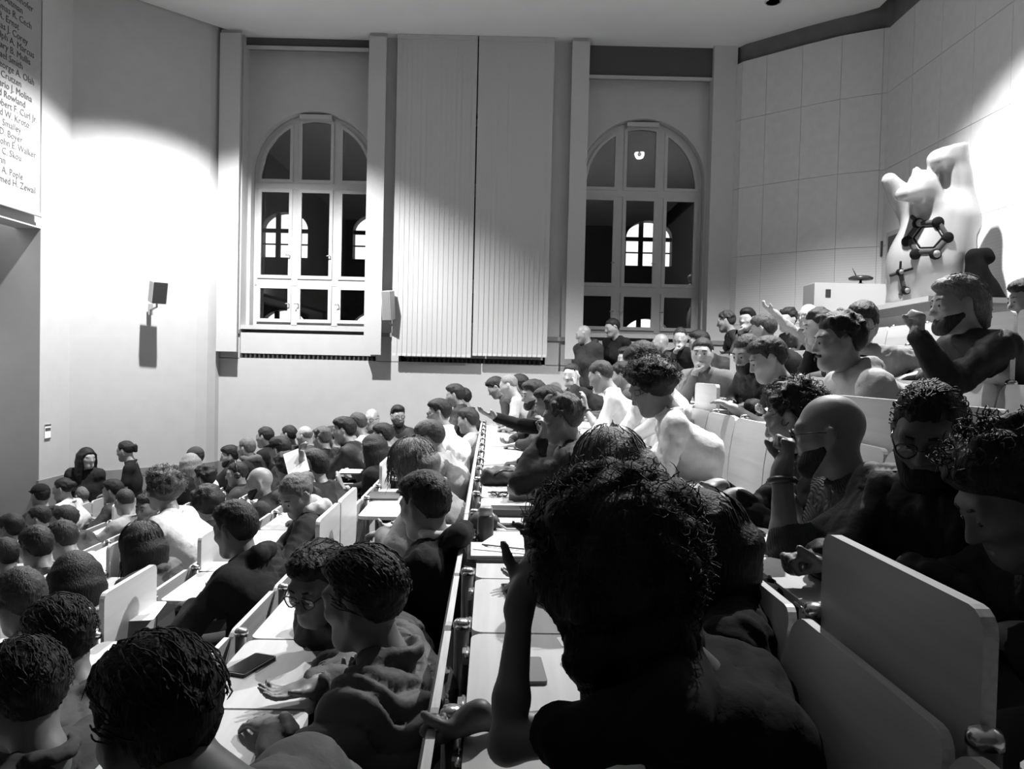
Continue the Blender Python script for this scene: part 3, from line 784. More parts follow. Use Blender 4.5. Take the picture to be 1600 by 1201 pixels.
# ================================================================== small things on the desk boards
def on_desk(x, y, r): return at_z(x, y, desk_z(r))
def slab(name, cat, label, x, y, r, w_, l_, h_, rz, m, screen=None, dz=0.):
    p = on_desk(x, y, r)
    e = empty(name, (p.x, p.y, desk_z(r) + .0005 + dz), math.radians(rz)); tag(e, label, cat)
    MB().prism(rrect(-w_ / 2, -l_ / 2, w_ / 2, l_ / 2, min(w_, l_) * .1, 3), 'z', 0, h_).build('body', m, e)
    if screen: MB().prism(rrect(-w_ * .46, -l_ * .46, w_ * .46, l_ * .46, min(w_, l_) * .07, 3), 'z', h_, h_ + .0012).build('screen', screen, e)
    return e
SCR = mat('phone_glass', .012, .08)
slab('phone', 'phone', 'black phone lying on the board in the lower left row', 391, 1041, -1, .08, .165, .01, -18, BLACKP, SCR)
slab('phone', 'phone', 'dark phone lying on the board in front of the bald man', 1166, 831, 1, .082, .125, .01, 4, BLACKP, SCR)
slab('phone', 'phone', 'grey phone lying on the nearest board beside the raised forearm', 826, 1050, 0, .075, .15, .009, 4, mat('phone_grey', .15, .4), None)
slab('phone', 'phone', 'dark phone lying on the second nearest board', 803, 925, 0, .07, .14, .009, 8, BLACKP, SCR)
slab('phone', 'phone', 'dark phone lying beside the closed flat case', 794, 823, 0, .2, .05, .012, 2, BLACKP, SCR)
slab('flat_case', 'case', 'closed dark flat case lying across the desk boards', 808, 804, 0, .26, .12, .035, 2, DGREYP, None)
slab('paper_sheet', 'paper', 'white sheet of paper peeking out beside the black sleeve', 902, 1002, 0, .1, .07, .001, 10, PAPER)
# open notebook: black cover, white leaves, pencil
p = on_desk(790, 868, 0)
nb = empty('notebook', (p.x, p.y, desk_z(0) + .0005), math.radians(3)); tag(nb, 'open notebook with white leaves in a black cover', 'notebook')
MB().prism(rrect(-.15, -.11, .15, .13, .012, 3), 'z', 0, .012).build('cover', BLACKP, nb)
MB().box((-.135, -.09, .012), (.14, .125, .022)).build('leaves', PAPER, nb)
lf = MB(); lf.add([(-.13, .0, .024), (.1, -.08, .024), (.14, .12, .03), (-.02, .15, .06), (-.13, .0, .026), (.1, -.08, .026), (.14, .12, .032), (-.02, .15, .062)], [(0, 3, 2, 1), (4, 5, 6, 7), (0, 1, 5, 4), (1, 2, 6, 5), (2, 3, 7, 6), (3, 0, 4, 7)]); lf.build('turned_leaf', PAPER, nb)
pc = empty('pencil', (p.x, p.y, desk_z(0) + .034), math.radians(-20)); tag(pc, 'long dark pencil lying across the open notebook', 'pencil')
MB().tube([(-.1, 0, 0), (.075, 0, 0)], .004, 6).build('barrel', mat('pencil_grey', .16, .4), pc); MB().tube([(.075, 0, 0), (.09, 0, 0)], [.004, .0008], 6).build('tip', mat('pencil_tip', .4, .6), pc)
# drinking flask by the posts, pouch with strap, carton, cables
p = on_desk(758, 846, 0)
fk = empty('flask', (p.x, p.y, desk_z(0) + .001)); tag(fk, 'dark ribbed flask standing beside the open notebook', 'flask')
MB().lathe([(.032, 0), (.034, .006), (.034, .1), (.03, .112)], 16).build('body', mat('flask_dark', .05, .4), fk); MB().lathe([(.029, .112), (.029, .14), (.024, .147)], 16).build('lid', mat('flask_grey', .25, .35), fk)
p = on_desk(757, 826, 0)
pu = empty('pouch', (p.x, p.y, desk_z(0))); tag(pu, 'soft dark pouch with pale cord beside the flat case', 'pouch')
Fd = Field(.008, .05).rc((-.035, 0, .03), (.04, 0, .03), .034, .03, .02).rc((-.03, .01, .055), (.03, .01, .05), .02, .02, .02)
Fd.cut(lambda G, X, Y, Z: np.maximum(G, -Z + 0 * X))
obj('bag', Fd.mesh('bag'), mat('pouch_dark', .035, .7), pu)
MB().tube([(-.02, .0, .075), (.0, .01, .1), (.03, .0, .075), (.06, -.02, .03), (.1, -.03, .008), (.18, -.02, .006), (.24, 0, .006)], .005, 6).build('cord', mat('cord_white', .6, .6), pu)
p = on_desk(816, 779, 0)
bxo = empty('carton', (p.x, p.y, desk_z(0))); tag(bxo, 'small grey carton standing on the edge-on row\'s board', 'box')
MB().box((-.075, -.05, 0), (.075, .06, .065)).build('case', mat('carton_grey', .28, .7, var=.1, scale=20), bxo); MB().box((-.077, -.052, .05), (.077, .062, .068)).build('lid', mat('carton_lid', .34, .7), bxo)
p = on_desk(778, 775, 0)
cb = empty('keys', (p.x, p.y, desk_z(0) + .003)); tag(cb, 'tangle of dark keys and cable beside the grey carton', 'keys')
rk = random.Random(5)
MB().tube([(rk.uniform(-.06, .06), rk.uniform(-.06, .06), rk.uniform(.002, .02)) for _ in range(14)], .004, 5).build('cable', BLACKP, cb)
for _ in range(4):
    a = rk.uniform(0, 6); MB().box((-.03, -.006, 0), (.03, .006, .003), Matrix.Translation((rk.uniform(-.05, .05), rk.uniform(-.05, .05), .001)) @ Matrix.Rotation(a, 4, 'Z')).build('key', CHROME, cb)
p = on_desk(790, 757, 0)
bg = empty('shoulder_bag', (p.x + .02, p.y, desk_z(0))); tag(bg, 'dark bag lying open on the board before the grey carton', 'bag')
Fd = Field(.012, .06).rc((-.12, -.02, .05), (.12, .0, .045), .06, .05, .03).rc((-.08, .1, .05), (.14, .12, .05), .05, .05, .04).sub((.02, .04, .12), np.eye(3), (.09, .05, .06), .02)
Fd.warp(lambda G, X, Y, Z: np.maximum(G + .006 * np.sin(45 * X + 20 * Y) * np.sin(50 * Z + 30 * X), -Z + 0 * X))
obj('bag_body', Fd.mesh('bag_body'), mat('bag_black', .02, .6), bg)
MB().tube([(-.1, -.06, .06), (-.04, -.1, .1), (.04, -.1, .1), (.1, -.05, .07)], .008, 6).build('handle', BLACKP, bg)
# left-hand rows
slab('paper_sheet', 'paper', 'white sheet of paper on the board by the hooded jacket', 215, 955, -2, .2, .28, .001, 12, PAPER)
slab('notebook', 'notebook', 'thin dark notebook lying on the board before the raised palm', 548, 738, -1, .2, .26, .012, 5, DGREYP, PAPER)
slab('notebook', 'notebook', 'closed dark notebook beside the upright board left of the messy blond hair', 600, 776, -1, .22, .3, .014, 5, DGREYP, None)
slab('paper_sheet', 'paper', 'white sheet on the board behind the bald bearded man', 340, 885, -2, .2, .2, .001, 0, PAPER)
# dark coats on the right-hand rows
def coat(label, pts, r, h_=.05):
    P = [on_desk(x, y, r) for x, y in pts]
    e = empty('folded_coat', (P[0].x, P[0].y, desk_z(r))); tag(e, label, 'coat')
    Fd = Field(.014, .07)
    for a, b in zip(P[:-1], P[1:]): Fd.rc((a.x, a.y, desk_z(r) + h_ * .5), (b.x, b.y, desk_z(r) + h_ * .5), h_, h_ * .8, .04)
    Fd.warp(lambda G, X, Y, Z: np.maximum(G + .009 * np.sin(31 * X + 17 * Y) * np.sin(27 * Y - 11 * X + 40 * Z), desk_z(r) - Z + 0 * X))
    me = Fd.mesh('cloth'); me.transform(Matrix.Translation(-e.location)); obj('cloth', me, mat('coat_black', .014, .8), e)
e3 = RX(3, 3.9) + .25
c_ = empty('folded_coat', (e3, 3.9, desk_z(3))); tag(c_, 'black coat lying over the board between the vest and the bearded man', 'coat')
Fd = Field(.014, .07).rc((-.15, -.25, .03), (-.1, .3, .03), .05, .05, .04).rc((.0, -.2, .04), (.05, .3, .03), .06, .05, .04)
Fd.warp(lambda G, X, Y, Z: np.maximum(G + .009 * np.sin(31 * X + 17 * Y) * np.sin(27 * Y - 11 * X + 40 * Z), -Z + 0 * X))
obj('cloth', Fd.mesh('cloth'), mat('coat_black', .014, .8), c_)
# ================================================================== people
def vec(a): return np.array(a, float)
def nrm(a): return a / max(np.linalg.norm(a), 1e-9)
Zv = vec((0, 0, 1))
def skin_mat(g): return mat('skin_%.2f' % g, g * .62, .5, var=.06, scale=25, bump='n', strength=.05)
def cloth_mat(kind, g):
    if kind == 'knit': return mat('knit_%.3f' % g, g, .95, bump='knit', scale=70, strength=.5, var=.03, spec=.1)
    if kind == 'nylon': return mat('nylon_%.3f' % g, g, .62, bump='n', scale=22, strength=.5, var=.08, spec=.14)
    return mat('cotton_%.3f' % g, g, .9, bump='n', scale=26, strength=.4, var=.06, spec=.12)
def hair_mat(g): return mat('hair_%.3f' % g, g * .55, .58, bump='hair', scale=160, strength=.6, var=.35, spec=.3)
TROUSER = mat('trousers_dark', .03, .85, var=.1, scale=30)
SHOE = mat('shoe_dark', .02, .5)
LENS = None
def ik(S, W, a, b, pole):
    d = W - S; L = np.linalg.norm(d)
    if L > (a + b) * .995: W = S + d / L * (a + b) * .995; d = W - S; L = np.linalg.norm(d)
    if L < .08: W = S + nrm(d + 1e-6) * .08; d = W - S; L = .08
    x = (a * a - b * b + L * L) / (2 * L); h = math.sqrt(max(a * a - x * x, 0))
    n = d / L; p = pole - n * (pole @ n); p = nrm(p)
    return S + n * x + p * h, W
def hand(Fd, W, dr, lat, side, curl, sc=1., thick=1.):
    """palm, four fingers of unequal length and a thumb; lat points to the thumb side"""
    n = nrm(np.cross(dr, lat))            # back of the hand / palm axis
    if curl < 0: n = -n; curl = -curl
    P = W + dr * .052 * sc
    R = np.stack([lat, dr, n], 1)
    Fd.rc(W - dr * .02, W + dr * .02, .027 * sc, .027 * sc, .02)
    Fd.el(P, R, (.042 * sc, .05 * sc, .0175 * sc), .018)
    rf = .0092 * sc * thick
    for i, (ln, off) in enumerate(((.074, .031), (.082, .0105), (.076, -.0105), (.06, -.0305))):
        base = W + (dr * (.088 - .006 * (i == 3)) + lat * off) * sc
        dirn = nrm(dr + lat * off * 3.5 * (1 - min(curl, 1)))
        p = base; a = 0.
        for q, fr in enumerate((.45, .32, .23)):
            a += curl * (1.0, 1.25, .9)[q] * (1 + .08 * i)
            v = dirn * math.cos(a) + n * math.sin(a)
            p2 = p + v * ln * fr * sc
            Fd.rc(p, p2, rf * (1 - .08 * q), rf * (.95 - .1 * q), .006); p = p2
    b = W + (dr * .028 + lat * .032) * sc
    v = nrm(dr * .65 + lat * (.75 - .5 * min(curl, 1)) + n * (.25 + .5 * curl))
    p2 = b + v * .045 * sc; v2 = nrm(v + n * .3 * curl + dr * .3 - lat * .5 * curl)
    Fd.rc(W + (dr * .01 + lat * .018) * sc, b, .018 * sc, .0145 * sc, .012).rc(b, p2, .0135 * sc * thick, .011 * sc * thick, .008).rc(p2, p2 + v2 * .032 * sc, .011 * sc * thick, .009 * sc * thick, .006)
def head(Fd, H, R, face, hs):
    L = lambda a, b, c: H + hs * (R @ vec((a, b, c)))
    r = lambda *q: tuple(hs * x for x in q)
    Fd.el(L(0, -.012, .027), R, r(.075, .096, .091), .02)
    Fd.el(L(0, .03, -.035), R, r(.06, .066, .082), .04)
    Fd.rc(L(-.012, .066, -.096), L(.012, .066, -.096), .026 * hs, .026 * hs, .035)
    for s in (-1, 1):
        Fd.rc(L(s * .052, .0, -.045), L(s * .022, .062, -.092), .03 * hs, .024 * hs, .03)      # jaw line
        Fd.rc(L(s * .045, .068, -.018), L(s * .055, .035, -.012), .02 * hs, .02 * hs, .025)    # cheekbone
        Re = R @ np.array(Matrix.Rotation(s * .5, 3, 'Z'))
        Fd.el(L(s * .084, -.014, -.004), Re, r(.0085, .021, .033), .006)
        Fd.el(L(s * .082, -.006, -.03), Re, r(.009, .012, .014), .006)
        Fd.sub(L(s * .094, -.008, -.004), Re, r(.006, .011, .019), .005)
    if face:
        Fd.rc(L(-.04, .078, .031), L(.04, .078, .031), .014 * hs, .014 * hs, .02)
        Fd.rc(L(0, .09, .016), L(0, .112, -.026), .0095 * hs, .0135 * hs, .012)
        for s in (-1, 1):
            Fd.el(L(s * .013, .1, -.03), R, r(.009, .011, .009), .006)
            Fd.sub(L(s * .033, .106, .008), R, r(.019, .016, .013), .014)
            Fd.el(L(s * .033, .084, .006), R, r(.0145, .0125, .012), .005)
        Fd.rc(L(-.02, .089, -.06), L(.02, .089, -.06), .0075 * hs, .0075 * hs, .008).rc(L(-.017, .088, -.073), L(.017, .088, -.073), .008 * hs, .008 * hs, .008)
        Fd.sub(L(0, .104, -.0665), R, r(.024, .016, .0022), .004)
def hair(style, H, R, hs, hv, seed):
    rn = random.Random(seed)
    t = {'short': .013, 'buzz': .004, 'thick': .024, 'curlyshort': .018, 'curly': .03, 'bigcurl': .06, 'long': .018, 'bob': .026, 'pony': .011, 'bun': .012, 'swept': .02, 'messy': .024, 'rim': .005}[style]
    Fd = Field(hv, .05)
    L = lambda a, b, c: H + hs * (R @ vec((a, b, c)))
    Fd.el(L(0, -.015, .028), R, tuple(hs * q for q in (.076 + t * (.5 if style in ('thick', 'short', 'curlyshort', 'swept') else 1), .097 + t, .091 + t)), .02)
    if style == 'thick': Fd.el(L(0, .03, .085), R, tuple(hs * q for q in (.07, .07, .045)), .03)
    if style == 'swept': Fd.el(L(.0, .035, .085), R, tuple(hs * q for q in (.066, .072, .042)), .03).rc(L(0, -.09, -.01), L(0, -.1, -.09), .055 * hs, .04 * hs, .04)
    if style in ('curlyshort', 'curly', 'bigcurl'):
        nb = {'curlyshort': 120, 'curly': 340, 'bigcurl': 330}[style]
        for _ in range(nb):
            a = rn.uniform(0, 6.283); z = rn.uniform(-.5, 1.0)
            q = math.sqrt(max(0, 1 - z * z)); dx, dy = q * math.cos(a), q * math.sin(a)
            if dy > .45 and z < .55: continue
            if style == 'curlyshort' and z < 0: continue
            k_ = rn.uniform(.85, 1.03)
            rb = {'curlyshort': rn.uniform(.012, .018), 'curly': rn.uniform(.011, .019), 'bigcurl': rn.uniform(.02, .038)}[style]
            Fd.el(L(dx * (.078 + t) * k_, -.015 + dy * (.098 + t) * k_, .028 + z * (.092 + t) * k_), R, (rb * hs,) * 3, .012)
        if style == 'bigcurl':
            for _ in range(220):       # the mass falls to the shoulders
                a = rn.uniform(.35, 2 * math.pi - .35) + math.pi / 2; z = rn.uniform(-.21, -.0); q = rn.uniform(.75, 1.05) * (1 - .25 * max(0, (-z - .17) / .1))
                c = L(math.cos(a) * .148 * q, -.02 + math.sin(a) * .14 * q, 0) + Zv * z
                rb = rn.uniform(.022, .04); Fd.el(c, R, (rb,) * 3, .014)
    if style in ('long', 'messy', 'bob'):
        ln = {'long': .27, 'messy': .16, 'bob': .1}[style]
        for i in range(17):
            a = math.radians(-128 + 16 * i)
            sx, cx = math.sin(a), math.cos(a)
            p0 = L(sx * .08, -.012 - cx * .09, .03); p1 = L(sx * .088, -.012 - cx * .098, -.05); p2 = p1 + (R @ vec((sx * .012, -cx * .014, 0))) - Zv * ln * .55 * rn.uniform(.9, 1.1); p3 = p2 - Zv * ln * .5 * rn.uniform(.8, 1.1) + (R @ vec((-sx * .02, .0, 0)))
            Fd.rc(p0, p1, .022 + t * .5, .024 + t * .4, .02).rc(p1, p2, .024 + t * .4, .024, .02).rc(p2, p3, .022, .01, .02)
    if style == 'pony':
        p0 = L(0, -.1, .05); p1 = L(0, -.14, .03); p2 = p1 - Zv * .13 + (R @ vec((0, -.02, 0))); p3 = p2 - Zv * .1
        Fd.rc(p0, p1, .02, .022, .01).rc(p1, p2, .026, .03, .02).rc(p2, p3, .028, .01, .02)
    if style == 'bun': Fd.el(L(0, -.125, .03), R, (.042, .036, .042), .015)
    back = {'short': -.07, 'buzz': -.06, 'thick': -.075, 'curlyshort': -.07, 'curly': -.1, 'bigcurl': -.5, 'long': -.6, 'bob': -.4, 'pony': -.05, 'bun': -.05, 'swept': -.14, 'messy': -.5, 'rim': -.06}[style]
    side = {'bob': -.3, 'long': -.5, 'bigcurl': -.4, 'messy': -.35, 'curly': -.06, 'swept': -.06}.get(style, -.035)
    fr = {'bob': .035, 'messy': .045, 'curly': .055, 'bigcurl': .03}.get(style, .06)
    def cutf(G, X, Y, Z):
        q = [(X - H[0]) * R[0, i] + (Y - H[1]) * R[1, i] + (Z - H[2]) * R[2, i] for i in range(3)]
        fwd = q[1] / hs; u = q[2] / hs; s_ = q[0] / hs
        phi = np.arctan2(s_, -fwd + .001)
        amp = .0055 if style in ('short', 'thick', 'swept', 'pony', 'bun') else .002
        G = G + amp * np.sin(17 * phi + 9 * np.sin(u * 40 + seed)) * np.sin(u * 60 + 4 * np.sin(fwd * 50) + seed)
        if style == 'rim': lim = np.interp(fwd, [-.12, -.02, .01, .03], [-.06, -.05, -.02, .4]); G = np.maximum(G, u - .045)
        elif style in ('long', 'messy', 'bob', 'bigcurl'):
            lim = np.interp(fwd, [.0, .025, .055, .075], [back, side, fr - .02, fr])
            lim = np.where((np.abs(s_) > .066) & (fwd < (.028 if style == 'long' else .045)), side, lim)
        elif style == 'curly': lim = np.interp(fwd, [-.12, -.045, .0, .022, .05, .08], [back, back, side, .015, fr - .012, fr + .006])
        else:
            lim = np.interp(fwd, [-.12, -.05, -.034, -.014, .006, .016, .034, .055, .085], [back, back - .01, -.02, .026, .012, -.012, .03, .05, .068])
            lim = lim + np.where(np.abs(s_) < .045, 0, .012 * (fwd > .04))
        if style not in ('long', 'messy', 'bob', 'bigcurl', 'rim'):
            G = G + (t + .004) * np.exp(-np.maximum(u - lim, 0) / .016)
        return np.maximum(G, (lim - u) * hs)
    Fd.cut(cutf)
    return Fd.mesh('hair')
def glasses(H, R, hs, parent, root, dark=True):
    L = lambda a, b, c: Vector(H + hs * (R @ vec((a, b, c)))) - root
    mb = MB()
    for s in (-1, 1):
        ring = [L(s * .034 + .025 * math.cos(q), .112 - .012 * abs(math.cos(q)), .004 + .021 * math.sin(q)) for q in [2 * math.pi * k / 14 for k in range(15)]]
        mb.tube(ring, .0022, 5, False)
        mb.tube([L(s * .058, .105, .01), L(s * .078, .05, .012), L(s * .083, -.01, .008), L(s * .082, -.03, -.012)], .002, 5)
    mb.tube([L(-.01, .112, .008), L(0, .116, .011), L(.01, .112, .008)], .002, 5)
    g = mb.build('glasses', mat('glasses_frame', .02, .25) , parent)
    for s in (-1, 1):
        pts = [L(s * .034 + .023 * math.cos(q), .112 - .012 * abs(math.cos(q)), .004 + .019 * math.sin(q)) for q in [2 * math.pi * k / 12 for k in range(12)]]
        MB().add(pts, [tuple(range(12))]).build('lens', GLASS, g)
def beard(H, R, hs, hv, full=True):
    if not full: hv = hv * .6
    Fd = Field(hv, .05)
    L = lambda a, b, c: H + hs * (R @ vec((a, b, c)))
    Fd.el(L(0, .036, -.052), R, tuple(hs * q for q in (.064, .068, .078)), .02).rc(L(-.012, .07, -.1), L(.012, .07, -.1), .031 * hs, .031 * hs, .03)
    for s in (-1, 1): Fd.rc(L(s * .056, .0, -.045), L(s * .024, .064, -.094), .034 * hs, .03 * hs, .03)
    Fd.sub(L(0, .108, -.068), R, tuple(hs * q for q in (.019, .012, .0045)), .004)
    def cutf(G, X, Y, Z):
        q = [(X - H[0]) * R[0, i] + (Y - H[1]) * R[1, i] + (Z - H[2]) * R[2, i] for i in range(3)]
        fwd = q[1] / hs; u = q[2] / hs; s_ = np.abs(q[0] / hs)
        top = np.interp(s_, [0, .024, .03, .05, .064], [-.048, -.05, -.06, -.03, .005])
        if not full: return np.maximum(np.maximum(np.maximum(G, (u + .046) * hs), (-.06 - u) * hs), (s_ - .03) * hs)
        bk = -.004 + .85 * np.maximum(-.05 - u, 0)
        G = G + .012 * np.exp(-np.maximum(fwd - bk, 0) / .012) + .008 * np.exp(-np.maximum(top - u, 0) / .008)
        return np.maximum(np.maximum(G, (u - top) * hs), (bk - fwd) * hs)
    Fd.cut(cutf)
    return Fd.mesh('beard')
SEED = [0]
def person(label, x, y, r, d, yaw, pitch=12, hs_=('short', .02), top=('tee', .03), arms=('d', 'd'), skin=.4, stand=None, ty=None, roll=0, hsc=1.0, face=None, bd=None, gl=False, hat=None, scarf=None, hood=False, sleeve='long', back=0., hip=None, group=None, width=1.0, headphones=False, slim=1.0, nbo=(0, 0, 0), vest=None, collar=None, band=None):
    SEED[0] += 1; seed = SEED[0]; rn = random.Random(seed * 7 + 1)
    near = d < 3.0; mid = d < 5.6
    hv_b = .0075 if near else (.0115 if mid else (.0145 if d < 8 else .016))
    hv_c = .0115 if near else (.0165 if mid else .025)
    hv_h = .008 if near else (.0105 if mid else .0145)
    yr_, pr_ = math.radians(yaw), math.radians(pitch)
    f = vec((-math.cos(yr_) * math.cos(pr_), math.sin(yr_) * math.cos(pr_), -math.sin(pr_)))
    s = nrm(np.cross(Zv, f)); u = np.cross(f, s)
    if roll:
        q = math.radians(roll); s, u = s * math.cos(q) + u * math.sin(q), u * math.cos(q) - s * math.sin(q)
    R = np.stack([s, f, u], 1)
    hs = hsc
    th = {'bigcurl': .07, 'curly': .04, 'thick': .03, 'bob': .026, 'messy': .026, 'long': .02, 'swept': .02}.get(hs_[0] if hs_ else '', .012)
    T = vec(at(x, y, d))
    H = T - Zv * (.118 * hs + th) 
    tyr = math.radians(ty if ty is not None else max(-25, min(25, yaw * .25)))
    tf = vec((-math.cos(tyr), math.sin(tyr), 0)); tl = np.cross(Zv, tf)
    NB = H + hs * (R @ vec((0, -.035, -.1))) - Zv * .04 - tf * .02 + vec(nbo)
    if stand is None:
        floor = FLO(r)
        P = vec((RX(r, d) - .2 + back, d, floor + .55)) if hip is None else vec(hip)
        if hip is None: P[0] = min(P[0], NB[0] + .27)
        sp = NB - P; Ls = np.linalg.norm(sp)
        if Ls > .53: P = NB - sp / Ls * .53
        if Ls < .40:
            P = P + Zv * -.03
    else:
        floor = stand
        P = NB - Zv * .52 - tf * .02
    sp = nrm(NB - P)
    M = P + (NB - P) * .5 - tf * (.06 if stand is None else .0) + Zv * (.03 if stand is None else 0)
    root = Vector((P[0], P[1], floor))
    e = empty('person', root); tag(e, label, 'person', group)
    kind, g = top[0], top[1]
    infl = {'tee': .0, 'knit': .008, 'sweater': .008, 'jacket': .018, 'hoodie': .014, 'puffer': .022, 'shirt': .003, 'coat': .02}[kind]
    if sleeve == 'auto': sleeve = 'short' if kind == 'tee' else 'long'
    # arms
    A = []
    for i, sd in enumerate((1, -1)):          # left (thumb towards the body midline), right
        SJ = NB - sp * .07 + sd * tl * .178 * width + tf * .012
        a = arms[i]; pole = nrm(-Zv * .8 + sd * tl * .5 - tf * .3); curl = .35; dr = None; lat = None
        dz = desk_z(r - 1) + .045 if stand is None else floor + 1.0
        if a == 'd':
            W = vec((P[0], P[1], 0)) + tf * (.21 + rn.uniform(-.02, .05)) + sd * tl * rn.uniform(.06, .2); W[2] = dz; dr = nrm(tf - sd * tl * .7 - Zv * .12); lat = nrm(np.cross(Zv, dr)) * -sd; pole = nrm(-Zv * .5 + sd * tl * .9); curl = rn.uniform(.2, .5)
        elif a == 'x':
            W = vec((P[0], P[1], 0)) + tf * .2 - sd * tl * .04; W[2] = dz; dr = nrm(-sd * tl + tf * .3); lat = nrm(np.cross(Zv, dr)) * -sd; pole = nrm(-Zv * .4 + sd * tl)
        elif a == 'l':
            W = P + tf * .28 + sd * tl * .1 + Zv * .13; dr = nrm(tf - sd * tl * .5 - Zv * .3); lat = nrm(np.cross(Zv, dr)) * -sd
        elif a == 'c':
            W = H + R @ vec((sd * .03, .085, -.17)); W = W + sd * tl * .02; pole = nrm(-Zv * 1. + tf * .25 + sd * tl * .25); dr = nrm(H + R @ vec((sd * .015, .075, -.085)) - W); curl = .8
        elif a == 's':                          # hanging at the side
            W = SJ - Zv * .5 + sd * tl * .06 + tf * .05; curl = .4; pole = -tf
        else:                                   # explicit place: photo x, y, depth, curl [, direction]
            W = vec(at(a[0], a[1], a[2])); curl = a[3]
            if len(a) > 4: dr = nrm(vec(a[4]))
            if len(a) > 5: pole = nrm(vec(a[5]))
        E_, W = ik(SJ, W, .285, .25, pole)
        if dr is None: dr = nrm(W - E_)
        if lat is None:
            lat = np.cross(dr, Zv); 
            if np.linalg.norm(lat) < .35: lat = -sd * tl - dr * (-sd * tl @ dr)
            lat = nrm(lat) * (1 if (lat @ (-sd * tl)) > 0 else -1)
        lat = nrm(lat - dr * (lat @ dr))
        A.append((SJ, E_, W, dr, lat, sd, curl))
    # ---- body: head, neck, trunk core, arms, hands in one surface
    B = Field(hv_b, .06)
    fc = face if face is not None else True
    head(B, H, R, fc, hs)
    B.rc(H + hs * (R @ vec((0, -.02, -.05))), NB - sp * .02 + tf * .01, .053, .058, .03)
    B.rc(NB - sp * .02, M, .055, .06, .03).rc(M, P, .06, .07, .03)
    for (SJ, E_, W, dr, lat, sd, curl) in A:
        cu = .8 if sleeve == 'long' else 1.; cs = .8 if sleeve != 'short' else 1.
        B.rc(NB - sp * .06, SJ - sp * .01, .036, .034, .03).rc(SJ, E_, .039 * slim * cs, .036 * slim * cs, .02).rc(E_, E_ + (W - E_) * .3, .037 * slim * cu, .038 * slim * cu, .02).rc(E_ + (W - E_) * .3, W, .038 * slim * cu, .026 * slim, .02)
        hand(B, W, dr, lat, sd, curl, .97, 1.0 if near else (1.15 if mid else 1.5))
    me = B.mesh('body'); me.transform(Matrix.Translation(-root)); obj('body', me, skin_mat(skin), e)
    # ---- upper garment
    C = Field(hv_c, .09)
    wd = width
    for sd in (1, -1):
        C.rc(P + sd * tl * .085 * wd - sp * .03, M + sd * tl * .095 * wd, .108 + infl, .106 + infl, .05).rc(M + sd * tl * .095 * wd, NB - sp * .13 + sd * tl * .105 * wd, .112 + infl, .088 + infl, .05)
    C.rc(M + tf * .02, NB - sp * .1 + tf * .0, .115 + infl, .078 + infl, .05)
    for (SJ, E_, W, dr, lat, sd, curl) in A:
        C.rc(NB - sp * .03 + sd * tl * .035, SJ, .054 + infl * .6, .066 + infl, .05)
        if sleeve == 'short': C.rc(SJ, SJ + (E_ - SJ) * .62, .06 + infl, .062 + infl, .03)
        else:
            C.rc(SJ, E_, .058 + infl, .048 + infl, .03)
            en = {'long': .93, 'elbow': .25}[sleeve]
            C.rc(E_, E_ + (W - E_) * en, .048 + infl, (.037 if en > .5 else .045) + infl * .8, .02)
    if kind in ('hoodie',) or hood:
        C.rc(NB + sp * .03 - tf * .075 + tl * .06, NB + sp * .03 - tf * .075 - tl * .06, .05, .05, .04).rc(NB + sp * .015 + tl * .075 - tf * .03, NB - sp * .02 + tl * .045 + tf * .065, .03, .026, .03).rc(NB + sp * .015 - tl * .075 - tf * .03, NB - sp * .02 - tl * .045 + tf * .065, .03, .026, .03)
    if True:
        for k in range(10):
            q0, q1 = [2 * math.pi * (k + q) / 10 for q in (0, 1)]
            c = lambda q: NB + sp * (.012 if math.cos(q) < .5 else -.02) + tf * .07 * math.cos(q) + tl * .068 * math.sin(q)
            C.rc(c(q0), c(q1), .014 + infl * .4, .014 + infl * .4, .015)
    ph = [rn.uniform(0, 6.28) for _ in range(6)]
    amp = {'tee': .008, 'knit': .006, 'sweater': .01, 'jacket': .012, 'hoodie': .012, 'puffer': .005, 'shirt': .011, 'coat': .012}[kind]
    cre = [(*nrm(vec((rn.gauss(0, 1), rn.gauss(0, 1), rn.gauss(0, .8)))), rn.uniform(38, 66), rn.uniform(8, 16), rn.uniform(0, 6), rn.uniform(0, 6)) for _ in range(3)]
    def folds(G, X, Y, Z):
        k1 = np.abs(np.sin(11 * X - 8 * Z + 2.5 * np.sin(7 * Y + 5 * X + ph[5]) + ph[3])) - .6 + np.sin(24 * X + 13 * Z + 2 * np.sin(9 * Y + ph[0]) + ph[1]) * np.sin(19 * Y - 15 * Z + ph[2]) + .6 * np.sin(41 * Z + 17 * X - 21 * Y + 2.2 * np.sin(11 * X + ph[3]) + ph[4])
        G = G + amp * .35 * k1
        for (dx_, dy_, dz_, fq, wq, p1_, p2_) in cre:
            q_ = (X - P[0]) * dx_ + (Y - P[1]) * dy_ + (Z - P[2]) * dz_
            o_ = (X - P[0]) * dy_ - (Y - P[1]) * dx_ + (Z - P[2]) * .6
            c_ = 1 - np.abs(np.sin(fq * q_ + 1.6 * np.sin(wq * o_ + p1_) + p2_))
            G = G + amp * 1.15 * c_ ** 2.5 * (.5 + .5 * np.sin(9 * o_ + p2_))
        if kind == 'puffer':
            t_ = np.sqrt((X - NB[0]) ** 2 + (Y - NB[1]) ** 2 + (Z - NB[2] - .05) ** 2) + .012 * np.sin(30 * Y + 20 * X)
            G = G + .024 * (1 - np.abs(np.sin(math.pi * t_ / .058))) ** 1.5
        # neck opening
        cx = NB + sp * (.11 if (kind == 'hoodie' or hood) else .055)
        pl = (X - cx[0]) * sp[0] + (Y - cx[1]) * sp[1] + (Z - cx[2]) * sp[2]
